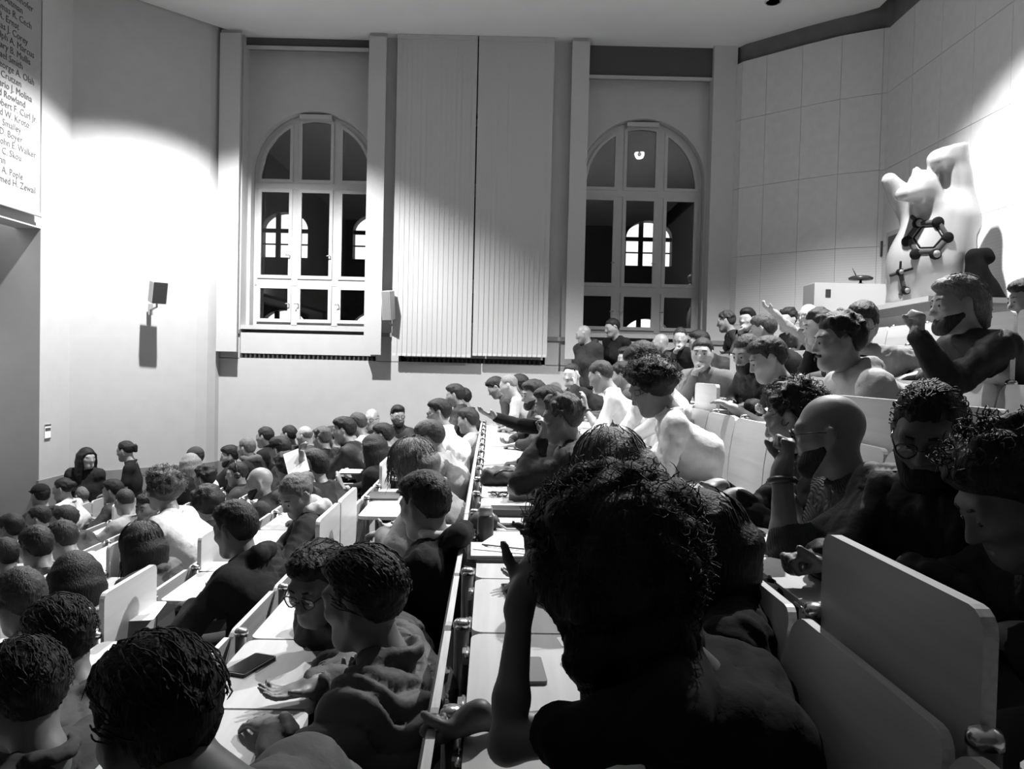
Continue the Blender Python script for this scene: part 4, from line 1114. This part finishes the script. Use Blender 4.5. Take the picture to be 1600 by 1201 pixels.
        di = np.sqrt((X - cx[0]) ** 2 + (Y - cx[1]) ** 2 + (Z - cx[2]) ** 2)
        return np.maximum(G, np.minimum(pl, .15 - di))
    C.warp(folds)
    me = C.mesh('garment'); me.transform(Matrix.Translation(-root))
    nm = {'tee': 'shirt', 'knit': 'sweater', 'sweater': 'sweater', 'jacket': 'jacket', 'hoodie': 'hooded_sweatshirt', 'puffer': 'quilted_jacket', 'shirt': 'shirt', 'coat': 'coat'}[kind]
    obj(nm, me, cloth_mat({'knit': 'knit', 'puffer': 'nylon', 'jacket': 'nylon'}.get(kind, 'c'), g), e)
    if vest is not None:
        V = Field(hv_c, .09)
        for sd in (1, -1):
            V.rc(P + sd * tl * .085 * wd - sp * .03, M + sd * tl * .095 * wd, .135 + infl, .126 + infl, .05).rc(M + sd * tl * .095 * wd, NB - sp * .12 + sd * tl * .085 * wd, .126 + infl, .095 + infl, .05)
        V.rc(M + tf * .02, NB - sp * .09, .128 + infl, .09 + infl, .05)
        V.warp(lambda G, X, Y, Z: np.maximum(G + .005 * np.sin(30 * X + 22 * Z + ph[0]) * np.sin(26 * Y + ph[1]), (X - NB[0]) * sp[0] + (Y - NB[1]) * sp[1] + (Z - NB[2]) * sp[2] - .02))
        me = V.mesh('vest'); me.transform(Matrix.Translation(-root)); obj('vest', me, cloth_mat('c', vest), e)
    if collar is not None:
        Cf = Field(hv_c * .8, .06)
        for k in range(12):
            q0, q1 = [2 * math.pi * (k + q) / 12 for q in (0, 1)]
            c = lambda q: NB + sp * .03 + tf * (.066 * math.cos(q) + .01) + tl * .066 * math.sin(q)
            Cf.rc(c(q0), c(q1), .019, .019, .012)
        me = Cf.mesh('collar'); me.transform(Matrix.Translation(-root)); obj('collar', me, cloth_mat('c', collar), e)
    if band is not None:
        SJ, E_, W, dr, lat, sd, curl = A[band[0]]
        ax = nrm(W - E_); c = W - ax * .03; b1 = nrm(np.cross(ax, vec((.3, .5, .8)))); b2 = np.cross(ax, b1)
        MB().tube([Vector(c + .033 * slim * (b1 * math.cos(q) + b2 * math.sin(q))) - root for q in [2 * math.pi * k / 16 for k in range(17)]], .006 if band[1] > .1 else .011, 6, False).build('wristband', mat('wristband_%.2f' % band[1], band[1], .4), e)
    # ---- trousers and shoes
    Tq = Field(.034 if mid else .042, .09)
    feet = []
    for sd in (1, -1):
        hp = P + sd * tl * .085
        if stand is None:
            kn = vec((hp[0], hp[1], 0)) + tf * .40 + sd * tl * .05; kn[2] = floor + .5
            an = kn + tf * -.03; an[2] = floor + .1
        else:
            kn = hp - Zv * (hp[2] - floor - .5); an = kn.copy(); an[2] = floor + .1
        Tq.rc(hp, kn, .1, .07, .04).rc(kn, an, .066, .052, .03); feet.append(an)
    me = Tq.mesh('trousers'); me.transform(Matrix.Translation(-root)); obj('trousers', me, TROUSER, e)
    for an in feet:
        sh = Field(.03 if mid else .034, .06).rc(an - Zv * .045, an + tf * .14 - Zv * .06, .05, .042, .03)
        sh.cut(lambda G, X, Y, Z: np.maximum(G, floor + .002 - Z + 0 * X))
        me = sh.mesh('shoe'); me.transform(Matrix.Translation(-root)); obj('shoe', me, SHOE, e)
    # ---- hair, beard, extras
    if hs_:
        me = hair(hs_[0], H, R, hs, hv_h * (.85 if hs_[0] == 'bigcurl' else 1), seed); me.transform(Matrix.Translation(-root)); obj('hair', me, hair_mat(hs_[1]), e)
        if near or (mid and hs_[0] in ('messy', 'long', 'curly', 'swept')): strands(hs_[0], H, R, hs, hs_[1], e, root, seed)
    if bd is not None:
        full = not isinstance(bd, tuple); me = beard(H, R, hs, hv_h * .9, full); me.transform(Matrix.Translation(-root)); obj('beard' if full else 'moustache', me, hair_mat(bd if full else bd[1]), e)
    if fc and d < 7:
        for sd in (-1, 1):
            c = Vector(H + hs * (R @ vec((sd * .033, .0885, .005)))) - root
            mb = MB(); q = Vector(R @ vec((0, 1, 0))).to_track_quat('Z', 'Y').to_matrix().to_4x4()
            mb.lathe([(.0062, .0), (.0062, .0062), (.004, .0085)], 8, Matrix.Translation(c) @ q).build('iris', mat('iris_dark', .02, .15), e)
            b0 = [Vector(H + hs * (R @ vec((sd * (.015 + .018 * k), .094 - .006 * k * k * .5, .031 + .004 * (k == 1))))) - root for k in range(3)]
            MB().tube(b0, [.004, .0045, .0025], 5).build('eyebrow', hair_mat(min(hs_[1] if hs_ else .03, .06)), e)
    if gl: glasses(H, R, hs, e, root)
    if hat:
        Ct = Field(hv_h, .05); L = lambda a, b, c: H + hs * (R @ vec((a, b, c)))
        Ct.el(L(0, -.012, .045), R, (.09, .112, .092), .02)
        if hat[0] == 'cap': Ct.el(L(0, .1, .062), R, (.065, .07, .012), .012)
        def hc(G, X, Y, Z):
            q = [(X - H[0]) * R[0, i] + (Y - H[1]) * R[1, i] + (Z - H[2]) * R[2, i] for i in range(3)]
            return np.maximum(G, .04 - q[2])
        Ct.cut(hc); me = Ct.mesh('hat'); me.transform(Matrix.Translation(-root)); obj(hat[0], me, cloth_mat('c', hat[1]), e)
    if scarf is not None:
        Sf = Field(hv_c, .06)
        for k in range(12):
            q0, q1 = [2 * math.pi * (k + q) / 12 for q in (0, 1)]
            c = lambda q: NB + sp * (.03 + .012 * math.sin(3 * q)) + tf * .085 * math.cos(q) + tl * .085 * math.sin(q)
            Sf.rc(c(q0), c(q1), .036, .036, .02)
        Sf.warp(lambda G, X, Y, Z: G + .006 * np.sin(60 * X + 30 * Z) * np.sin(50 * Y + 45 * Z))
        me = Sf.mesh('scarf'); me.transform(Matrix.Translation(-root)); obj('scarf', me, cloth_mat('c', scarf), e)
    if headphones:
        L = lambda a, b, c: Vector(H + hs * (R @ vec((a, b, c)))) - root
        mb = MB().tube([L(.1 * math.cos(q), -.01, .02 + .125 * math.sin(q)) for q in [math.pi * k / 12 for k in range(13)]], .009, 6)
        for sd in (-1, 1): mb.tube([L(sd * .085, -.01, -.005), L(sd * .11, -.01, -.005)], .034, 12)
        mb.build('headphones', BLACKP, e)
    return e, H, R, root
def strands(style, H, R, hs, g, e, root, seed):
    """loose locks over the hair mass"""
    rn = random.Random(seed * 31 + 5)
    t = {'short': .015, 'buzz': .004, 'thick': .026, 'curlyshort': .03, 'curly': .05, 'bigcurl': .085, 'long': .024, 'bob': .028, 'swept': .026, 'messy': .032}.get(style, .015)
    if style in ('buzz', 'rim'): return
    n = {'bigcurl': 1500, 'curly': 260, 'long': 240, 'messy': 260, 'bob': 200}.get(style, 170)
    mb = MB(); Rm = Matrix(R.tolist()); Hv = Vector(H)
    for _ in range(n):
        a = rn.uniform(0, 6.283); z = rn.uniform(-.1 if style in ('short', 'thick', 'swept') else (-1.0 if style == 'bigcurl' else -.35), 1.0); q = math.sqrt(1 - z * z)
        dx, dy = q * math.cos(a), q * math.sin(a)
        if dy > .35 and z < .6: continue
        k_ = rn.uniform(.93, 1.0)
        p = Vector((dx * (.077 + t) * k_, -.015 + dy * (.098 + t) * k_, .028 + z * (.092 + t) * k_))
        pts = []
        nn = p.normalized()
        if style in ('bigcurl', 'curly', 'curlyshort'):
            ax = Vector((rn.gauss(0, 1), rn.gauss(0, 1), rn.gauss(0, 1))).normalized(); b1 = ax.orthogonal().normalized(); b2 = ax.cross(b1)
            rr = rn.uniform(.007, .016); le = rn.uniform(.03, .07) if style == 'bigcurl' else rn.uniform(.015, .035); w0 = rn.uniform(0, 6)
            for k in range(9):
                w_ = w0 + k * .95; pts.append(p + ax * le * (k / 8 - .5) + (b1 * math.cos(w_) + b2 * math.sin(w_)) * rr + nn * rn.uniform(0, .006))
            rad = .0011 if style == 'bigcurl' else .0014
        else:
            # combed: follow the skull down and back
            fl_ = Vector((dx * .3 + rn.gauss(0, .25), -.75 if style in ('swept', 'thick', 'short') else -.15 + rn.gauss(0, .2), -.55)).normalized()
            le = rn.uniform(.05, .09) if style in ('short', 'thick', 'swept') else rn.uniform(.1, .19)
            for k in range(7):
                pp = p + fl_ * le * k / 6
                if style in ('short', 'thick', 'swept') and pp.z < -.05 and len(pts) > 1: break
                el = math.sqrt((pp.x / (.077 + t)) ** 2 + ((pp.y + .015) / (.098 + t)) ** 2 + ((pp.z - .028) / (.092 + t)) ** 2)
                if pp.z > -.03 or style not in ('long', 'messy', 'bob'): c = Vector((0, -.015, .028)); pp = c + (pp - c) / max(el, .5) * (1.0 + .02 * math.sin(k + a))
                pts.append(pp + Vector((rn.gauss(0, .0012), rn.gauss(0, .0012), 0)))
            rad = .0017
        if style in ('long', 'messy', 'bob'):
            ln_ = {'long': .2, 'messy': .12, 'bob': .07}[style]
            w0 = Hv + Rm @ (p * hs); out = Rm @ (Vector((dx, dy, 0)) * .02); pts = []
            cen = Hv + Rm @ Vector((0, -.015, .028)); L_ = rn.uniform(.6, 1.1) * (ln_ + .1 * max(z, 0))
            for k in range(8):
                pw = w0 - Vector((0, 0, 1)) * L_ * k / 7 + (Rm @ Vector((rn.gauss(0, .002), rn.gauss(0, .002), 0)))
                lc = Rm.transposed() @ (pw - cen); el = math.sqrt((lc.x / (.08 + t)) ** 2 + (lc.y / (.1 + t)) ** 2 + (lc.z / (.095 + t)) ** 2)
                if el < 1.0: pw = cen + Rm @ (lc / max(el, .4))
                pts.append(pw + out * (k / 7) * (1 if style != 'messy' else rn.uniform(0, 2)))
            pts = [q_ - root for q_ in pts]
            mb.tube(pts, [rad] * 7 + [rad * .3], 3, False)
            continue
        if len(pts) < 2: continue
        pts = [Hv - root + Rm @ (q_ * hs) for q_ in pts]
        mb.tube(pts, [rad] * (len(pts) - 1) + [rad * .3], 3, False)
    o = mb.build('hair_locks', hair_mat(g), e); o['kind'] = 'stuff'
S_, B_, SH = 'short', 'buzz', 'thick'
Pn = person
# ---- row 1: the row the camera sits in
Pn('person in black short-sleeved top in the centre foreground, forearm raised to the face', 962, 738, 1, 1.45, 42, 28, ('bigcurl', .014), ('tee', .012), ((815, 935, 1.42, .5, (.35, .2, 1), (-.3, -.5, -1)), (738, 1120, 1.5, 1.25, (-.7, .3, -.6))), .17, sleeve='short', face=False, slim=.8, back=.1, width=1.1)
Pn('person in black coat hidden behind the right shoulder of the foreground person', 1092, 765, 1, 1.85, 20, 35, ('long', .01), ('coat', .01), ('d', 'd'), .2, back=.12, width=1.25, ty=15)
Pn("person in dark sweater bowed over the desk directly behind the foreground person's head", 955, 668, 1, 2.5, 8, 38, ('long', .17), ('sweater', .03), ('d', 'd'), .33)
Pn('person in dark jacket with pale bracelet, hand at mouth, beside the grey carton', 878, 617, 1, 4.1, 12, 12, ('curlyshort', .09), ('jacket', .025), ((846, 688, 4.0, .6, (.2, 0, 1)), 'd'), .3, band=(0, .7))
Pn('person in black sweater stretching an arm out to the thin pale bench edge', 858, 600, 1, 5.7, 5, 16, (SH, .015), ('sweater', .014), ('d', (762, 648, 5.6, .2)), .3)
Pn('person in dark jacket seated next beyond the outstretched black sleeve', 834, 591, 1, 6.9, -20, 12, (SH, .02), ('jacket', .03), ('d', 'd'), .42, bd=.025)
Pn('person in grey T-shirt bent over the desk under the right end of the blinds', 795, 584, 1, 8.5, 10, 22, (B_, .3), ('tee', .3), ('d', 'd'), .5, sleeve='short')
Pn('person in dark sweater bent low at the far end under the blinds', 775, 587, 1, 9.55, 0, 35, (SH, .03), ('sweater', .05), ('d', 'd'), .4)
Pn('person in dark jacket half hidden behind the grey T-shirt under the blinds', 812, 583, 1, 9.05, 30, 10, (SH, .015), ('jacket', .02), ('d', 'd'), .35, ty=0)
# ---- row 2
Pn('person in black cut by the right edge of the picture, face lowered', 1592, 652, 2, 1.5, 5, 34, ('curly', .016), ('sweater', .012), ('d', 'd'), .17)
Pn('person with glasses and black jacket looking down, above the large dark upright board', 1455, 597, 2, 1.95, -52, 24, (S_, .014), ('jacket', .012), ('d', (1283, 872, 1.82, 1.3, (-.8, -.2, -.25))), .17, bd=.01, gl=True, ty=-25)
Pn('person in ribbed sweater with glasses, bare forearm and fist raised to the temple', 1298, 611, 2, 2.35, 28, 10, None, ('knit', .055), ((1222, 735, 2.2, 1.3, (.3, .1, 1), (-.2, -.3, -1)), (1235, 790, 2.35, .5, (-.3, .1, .8))), .3, bd=.02, gl=True, sleeve='elbow', band=(0, .05))
Pn('person in black sleeves reaching both hands forward, beyond the ribbed sweater', 1243, 598, 2, 2.8, 38, 22, ('curlyshort', .02), ('sweater', .013), ((1150, 775, 2.6, .25, (-1, 0, -.15)), (1120, 760, 2.75, .3, (-1, -.1, -.1))), .33, sleeve='long')
Pn('person in bright white shirt leaning forward left of the lit beech backs', 1018, 556, 2, 3.75, 30, 30, ('curly', .014), ('shirt', .8), ('d', 'd'), .34, back=-.16)
Pn('person in white sweater bent low behind the bright white shirt', 1005, 531, 2, 5.2, -10, 40, (SH, .02), ('sweater', .75), ('d', 'd'), .4)
Pn('person in white shirt with black wristband, forearm raised', 939, 563, 2, 6.4, 25, 28, (S_, .06), ('shirt', .78), ((914, 640, 6.3, .3, (0, 0, 1)), 'd'), .4, sleeve='elbow', band=(0, .015))
Pn('person in dark sweater half hidden behind the white shirt with wristband', 972, 566, 2, 7.2, 20, 15, ('curlyshort', .02), ('sweater', .05), ('d', 'd'), .35)
Pn('person in dark top holding up an open palm', 893, 567, 2, 8.2, -60, 5, ('bun', .02), ('sweater', .02), ((901, 603, 8.0, .05, (.05, -.1, 1), (0, 0, -1)), 'd'), .5)
# ---- row 3
Pn('person in pale hooded sweatshirt in profile at the right', 1312, 489, 3, 3.45, 6, 8, ('curlyshort', .02), ('hoodie', .42), ('d', 'd'), .36, bd=('m', .03))
Pn('person in dark T-shirt looking down behind the small upright board', 1200, 523, 3, 4.55, 2, 24, (SH, .025), ('tee', .03), ((1150, 640, 4.4, .3), 'd'), .42, sleeve='short')
Pn('person in black jacket bending close beside the dark T-shirt', 1168, 522, 3, 5.3, -30, 24, (S_, .05), ('jacket', .014), ('d', 'd'), .38, bd=.03)
Pn('person in grey sweater resting a hand against the mouth, facing us', 1098, 527, 3, 6.3, -66, 8, ('bun', .025), ('sweater', .13), ('d', 'c'), .48, ty=-45)
Pn('person in patterned jacket seated just right of the two standing people', 978, 540, 3, 8.9, -50, 8, (SH, .02), ('jacket', .1), ('d', 'd'), .45)
# ---- row 4
Pn('person in dark jacket with hand at chin below the bear sculpture', 1497, 429, 4, 3.45, 4, 6, ('swept', .2), ('jacket', .022), ((1432, 522, 3.3, 1.25, (.2, 0, 1), (-.4, -.2, -1)), 'd'), .36, bd=.025, gl=False)
Pn('person with glasses and black vest over pale sleeves, leaning sideways', 1345, 467, 4, 4.25, -58, 14, (SH, .014), ('sweater', .3), ('d', 'd'), .36, gl=True, roll=-12, ty=-30, vest=.012)
Pn('person in black hidden behind the pale hooded sweatshirt', 1280, 483, 4, 5.8, 10, 14, ('curlyshort', .014), ('sweater', .012), ('d', 'c'), .36)
Pn('person in black jacket seen from behind below the pointing arm', 1193, 489, 4, 6.9, 35, 16, (SH, .08), ('jacket', .014), ('d', 'd'), .38)
Pn('person in dark jacket directly behind the grey sweater', 1092, 514, 4, 8.6, 10, 10, (SH, .015), ('jacket', .03), ('d', 'd'), .36)
Pn('person in black facing us, hand over mouth, before the right window', 1063, 511, 4, 9.3, -75, 6, (S_, .04), ('sweater', .014), ('d', 'c'), .48, ty=-55)
Pn('person in dark jacket half hidden before the right window sill', 1032, 520, 4, 9.55, 10, 12, None, ('jacket', .03), ('d', 'd'), .35)
# ---- row 5
Pn('person with hand at mouth in grey jacket below the panelled wall', 1168, 479, 5, 9.1, -40, 6, (SH, .012), ('jacket', .1), ('d', 'c'), .5)
Pn('person in dark jacket beside the pier right of the right window', 1135, 486, 5, 9.5, 25, 12, ('curlyshort', .06), ('jacket', .02), ('d', 'd'), .36)
Pn('person in dark sweater just left of the low white box', 1231, 481, 5, 8.35, -30, 10, ('curlyshort', .02), ('sweater', .05), ('d', 'd'), .45)
Pn('person with glasses pointing with an outstretched arm beside the low white box', 1263, 473, 5, 7.75, -25, 8, ('rim', .03), ('shirt', .3), ('d', (1204, 484, 7.7, .3, (-1, 0, .6))), .5, gl=True)
Pn('person in dark jacket cut by the right edge, highest row beside the counter', 1606, 432, 5, 4.8, 5, 12, (SH, .012), ('jacket', .02), ('d', 'd'), .4)
# ---- standing by the right window
Pn('person in dark hooded top standing left of two by the right window', 912, 507, 1, 10.45, 10, 16, None, ('hoodie', .03), ('s', 's'), .36, stand=FLO(2) - .02, ty=-40)
Pn('person in black T-shirt standing right of two by the right window', 957, 497, 2, 10.5, -20, 16, (S_, .015), ('tee', .012), ('s', 's'), .4, stand=FLO(2), ty=-40, sleeve='short')
# ---- row 0
Pn('person in grey jacket nearest the camera at the bottom left, turned away', 247, 986, 0, 1.2, 38, 24, (SH, .012), ('jacket', .13), ('d', 'd'), .28, face=False, nbo=(.1, -.03, .03))
Pn('person in quilted jacket turned away, left of the thin pale bench edge', 568, 848, 0, 2.0, 22, 14, (SH, .016), ('puffer', .085), ('d', 'd'), .22)
Pn('person with glasses and dark jacket facing the quilted jacket', 497, 843, 0, 2.55, -68, 22, (SH, .016), ('jacket', .03), ('d', 'x'), .2, gl=True, ty=-40)
Pn('person with white collar and black hooded jacket, seen from behind', 664, 732, 0, 3.05, 38, 18, (SH, .018), ('hoodie', .014), ('d', 'd'), .34, collar=.6)
Pn('person in pale jacket bowed low over the desk beyond the white collar', 645, 684, 0, 4.2, 8, 38, ('messy', .2), ('jacket', .2), ('d', 'd'), .36)
Pn('person in dark cap and pale jacket looking down', 672, 654, 0, 5.7, 15, 24, (SH, .05), ('jacket', .28), ('d', 'd'), .36, hat=('cap', .07))
Pn('person with glasses and bright white shirt in profile beyond the cap', 686, 621, 0, 7.3, 0, 10, (SH, .014), ('shirt', .8), ('d', 'd'), .36, gl=True)
Pn('person in grey T-shirt close against the far thin pale bench edge', 731, 635, 0, 8.0, 18, 12, (SH, .03), ('tee', .3), ('d', 'd'), .34, sleeve='short')
Pn('person in dark jacket at the far end below the left half of blinds', 711, 598, 0, 9.0, 10, 10, (SH, .035), ('jacket', .03), ('d', 'd'), .36)
Pn('person in black jacket farthest along the thin pale bench edge', 722, 604, 0, 9.5, 10, 16, (SH, .02), ('jacket', .02), ('d', 'd'), .36)
# ---- row -1
Pn('person with grey sleeve at the left, just above the bottom-left corner heads', 92, 928, -1, 2.3, 30, 24, (SH, .012), ('jacket', .07), ('d', 'd'), .25)
Pn('person with low collar in the bottom-left corner of the picture', 38, 994, -1, 1.9, 35, 22, (SH, .014), ('shirt', .06), ('d', 'd'), .26)
Pn('person in wide dark hooded jacket beside the board with white sheet', 368, 779, -1, 3.65, 25, 18, (SH, .014), ('hoodie', .014), ('d', 'd'), .26, width=1.15)
Pn('person with pale scarf looking down at the desk', 463, 739, -1, 4.5, -55, 34, ('bun', .16), ('sweater', .03), ('d', 'd'), .34, scarf=.5)
Pn('person in dark jacket holding up the white sheet', 490, 699, -1, 5.6, 20, 16, (SH, .012), ('jacket', .014), ('d', (474, 722, 5.45, .4, (-.2, 0, 1))), .34)
Pn('person in black sweater raising a flat hand in the left rows', 583, 677, -1, 6.7, 15, 8, ('long', .012), ('sweater', .012), ((535, 765, 6.5, .05, (-.3, 0, 1), (0, 0, -1)), 'd'), .36)
Pn('person in dark jacket resting chin on hand in profile before the wall', 537, 649, -1, 7.5, 0, 8, (SH, .014), ('jacket', .025), ('c', 'd'), .4)
Pn('person in dark jacket between the raised flat hand and the far wall', 598, 659, -1, 8.1, 10, 10, (SH, .015), ('jacket', .03), ('d', 'd'), .36)
Pn('person in pale shirt far back, left of two facing-us glasses wearers', 558, 644, -1, 8.6, 15, 8, (S_, .1), ('shirt', .3), ('d', 'd'), .36)
Pn('person with glasses and grey jacket facing us before the plaster wall', 581, 637, -1, 9.0, -80, 6, ('rim', .2), ('jacket', .1), ('d', 'd'), .5, gl=True, ty=-40)
Pn('person with glasses and dark jacket turned to the right before the plaster wall', 622, 631, -1, 9.4, -115, 6, (SH, .02), ('jacket', .03), ('d', 'd'), .42, gl=True, bd=.03, ty=-60)
# ---- row -2
Pn('person in dark sweater at the left edge, above the bottom-left corner', 32, 884, -2, 3.1, 30, 22, (SH, .05), ('sweater', .04), ('d', 'd'), .26)
Pn('person in pale shirt seen from behind in the lower left, head bowed', 117, 861, -2, 3.6, 40, 24, ('bob', .01), ('shirt', .35), ('d', 'd'), .3, face=False)
Pn('person in grey jacket seen from behind left of the wide hooded jacket', 221, 814, -2, 4.3, 25, 24, ('long', .012), ('jacket', .08), ('d', 'd'), .28, face=False)
Pn('person in white sweater seen from behind in the left rows', 255, 728, -2, 5.0, 25, 10, ('curly', .09), ('sweater', .6), ('d', 'd'), .34)
Pn('person in dark jacket next beyond the white sweater in the same row', 323, 756, -2, 5.6, 25, 16, ('curly', .012), ('jacket', .02), ('d', 'd'), .26)
Pn('person in dark hooded top left of the pale scarf wearer', 406, 728, -2, 6.35, -8, 10, None, ('hoodie', .03), ('d', 'd'), .3, bd=.012, hsc=1.04)
Pn('person in black jacket next beyond the dark hooded top in the same row', 448, 704, -2, 7.0, 25, 18, ('curly', .02), ('jacket', .014), ('d', 'd'), .3)
Pn('person in black cap among the left rows, beyond the held white sheet', 437, 680, -2, 7.6, 20, 12, (SH, .014), ('jacket', .02), ('d', 'd'), .32, hat=('cap', .012))
Pn('person in black coat between the black cap and the chin-resting person', 503, 667, -2, 8.4, 25, 12, ('curlyshort', .12), ('coat', .014), ('d', 'd'), .34)
Pn('person in dark jacket behind the black coat before the plaster wall', 520, 664, -2, 9.0, 10, 10, (SH, .03), ('jacket', .02), ('d', 'd'), .34)
Pn('person in dark sweater head lit from above, before the plaster wall', 476, 664, -2, 9.45, 20, 12, ('rim', .3), ('sweater', .05), ('d', 'd'), .55)
# ---- row -3
Pn('person in dark jacket low at the left, just above the pale shirt', 57, 819, -3, 4.7, 30, 20, (SH, .012), ('jacket', .02), ('d', 'd'), .26)
Pn('person in white T-shirt looking down in the lower left rows', 98, 811, -3, 5.3, 20, 28, (SH, .03), ('tee', .45), ('d', 'd'), .36, sleeve='short')
Pn('person in dark jacket facing us just left of the white sweater', 231, 767, -3, 6.7, -72, 6, (SH, .012), ('jacket', .02), ('d', 'd'), .17, ty=-30)
Pn('person in black jacket right behind the white sweater, towards the wall', 320, 727, -3, 7.4, 20, 12, ('curlyshort', .014), ('jacket', .014), ('d', 'd'), .3)
Pn('person wearing headphones and a dark jacket in the left rows', 370, 721, -3, 8.1, -20, 10, (S_, .03), ('jacket', .03), ('d', 'd'), .32, headphones=True)
Pn('person wrapped in a scarf over a black coat before the wall corner', 385, 683, -3, 8.7, 20, 8, (S_, .22), ('coat', .014), ('d', 'd'), .4, scarf=.1)
Pn('person in black coat next right of the scarf wearer by the wall', 414, 666, -3, 9.2, 15, 8, (S_, .035), ('coat', .014), ('d', 'd'), .36)
Pn('person in dark sweater two places right of the scarf wearer by the wall', 451, 664, -3, 9.6, 15, 8, (S_, .03), ('sweater', .05), ('d', 'd'), .34)
# ---- row -4
Pn('person in dark jacket in profile, left of the grey T-shirt in front rows', 101, 789, -4, 6.4, -10, 16, (S_, .03), ('jacket', .03), ('d', 'd'), .36)
Pn('person in grey T-shirt seen from behind below the two standing at the wall', 195, 762, -4, 7.3, 35, 18, (B_, .05), ('tee', .26), ('d', 'd'), .34, sleeve='short')
Pn('person in black jacket nearest the left corner of the window wall', 359, 694, -4, 9.5, -20, 10, (SH, .014), ('jacket', .014), ('d', 'd'), .34, bd=.02)
Pn('person in black coat seen from behind, right of the two standing at the wall', 297, 707, -4, 8.5, 30, 10, ('long', .35), ('coat', .014), ('d', 'd'), .4)
Pn('person in beanie and white shirt before the curved plaster wall', 305, 698, -4, 9.1, 25, 8, (S_, .04), ('shirt', .7), ('d', 'd'), .4, hat=('beanie', .05))
# ---- rows -5, -6
Pn('person in black jacket in profile at the far left', 60, 789, -5, 7.2, -10, 10, (S_, .02), ('jacket', .014), ('d', 'd'), .36)
Pn('person in dark jacket below the person in black T-shirt standing by the wall', 176, 747, -5, 8.7, 0, 10, (SH, .014), ('jacket', .03), ('d', 'd'), .4)
Pn('person in black cap in the front row at the far left', 63, 756, -6, 8.2, 30, 10, (S_, .014), ('jacket', .02), ('d', 'd'), .34, hat=('cap', .012), back=.22)
Pn('person in white top in profile in the front row', 98, 746, -6, 8.75, -5, 10, ('bun', .014), ('shirt', .5), ('d', 'd'), .45, back=.22)
Pn('person in grey jacket in the front row, before the dark coat standing there', 128, 759, -6, 9.4, 25, 18, (S_, .22), ('jacket', .2), ('d', 'd'), .4, back=.22)
Pn('person in black jacket at the left edge beside the front rows', 18, 800, -5, 6.6, 20, 14, (SH, .012), ('jacket', .014), ('d', 'd'), .25)
Pn('person in black lowest at the left edge beside the front rows', 6, 838, -4, 5.6, 20, 16, (SH, .012), ('jacket', .012), ('d', 'd'), .22)
# ---- standing by the plaster wall
Pn('person in dark coat standing left of two by the curved wall', 136, 698, -6, 9.45, -150, 4, ('long', .012), ('coat', .02), ('s', 'l'), .5, stand=FRONT, ty=-95, width=.85)
Pn('person in black T-shirt standing right of two by the curved wall', 196, 688, -6, 9.6, 5, 14, ('pony', .02), ('tee', .012), ('l', 'l'), .42, stand=FRONT, ty=-20, sleeve='short')

# ---- held things
hp_ = at(463, 722, 5.42)
hs__ = empty('paper_sheet', hp_); tag(hs__, 'white sheet held upright in the left rows', 'paper')
sh_ = MB().prism(rrect(-.075, -.11, .075, .11, .006, 2), 'y', -.0015, .0015).build('sheet', PAPER, hs__); sh_.rotation_euler = (-.75, math.radians(-22), math.radians(10))
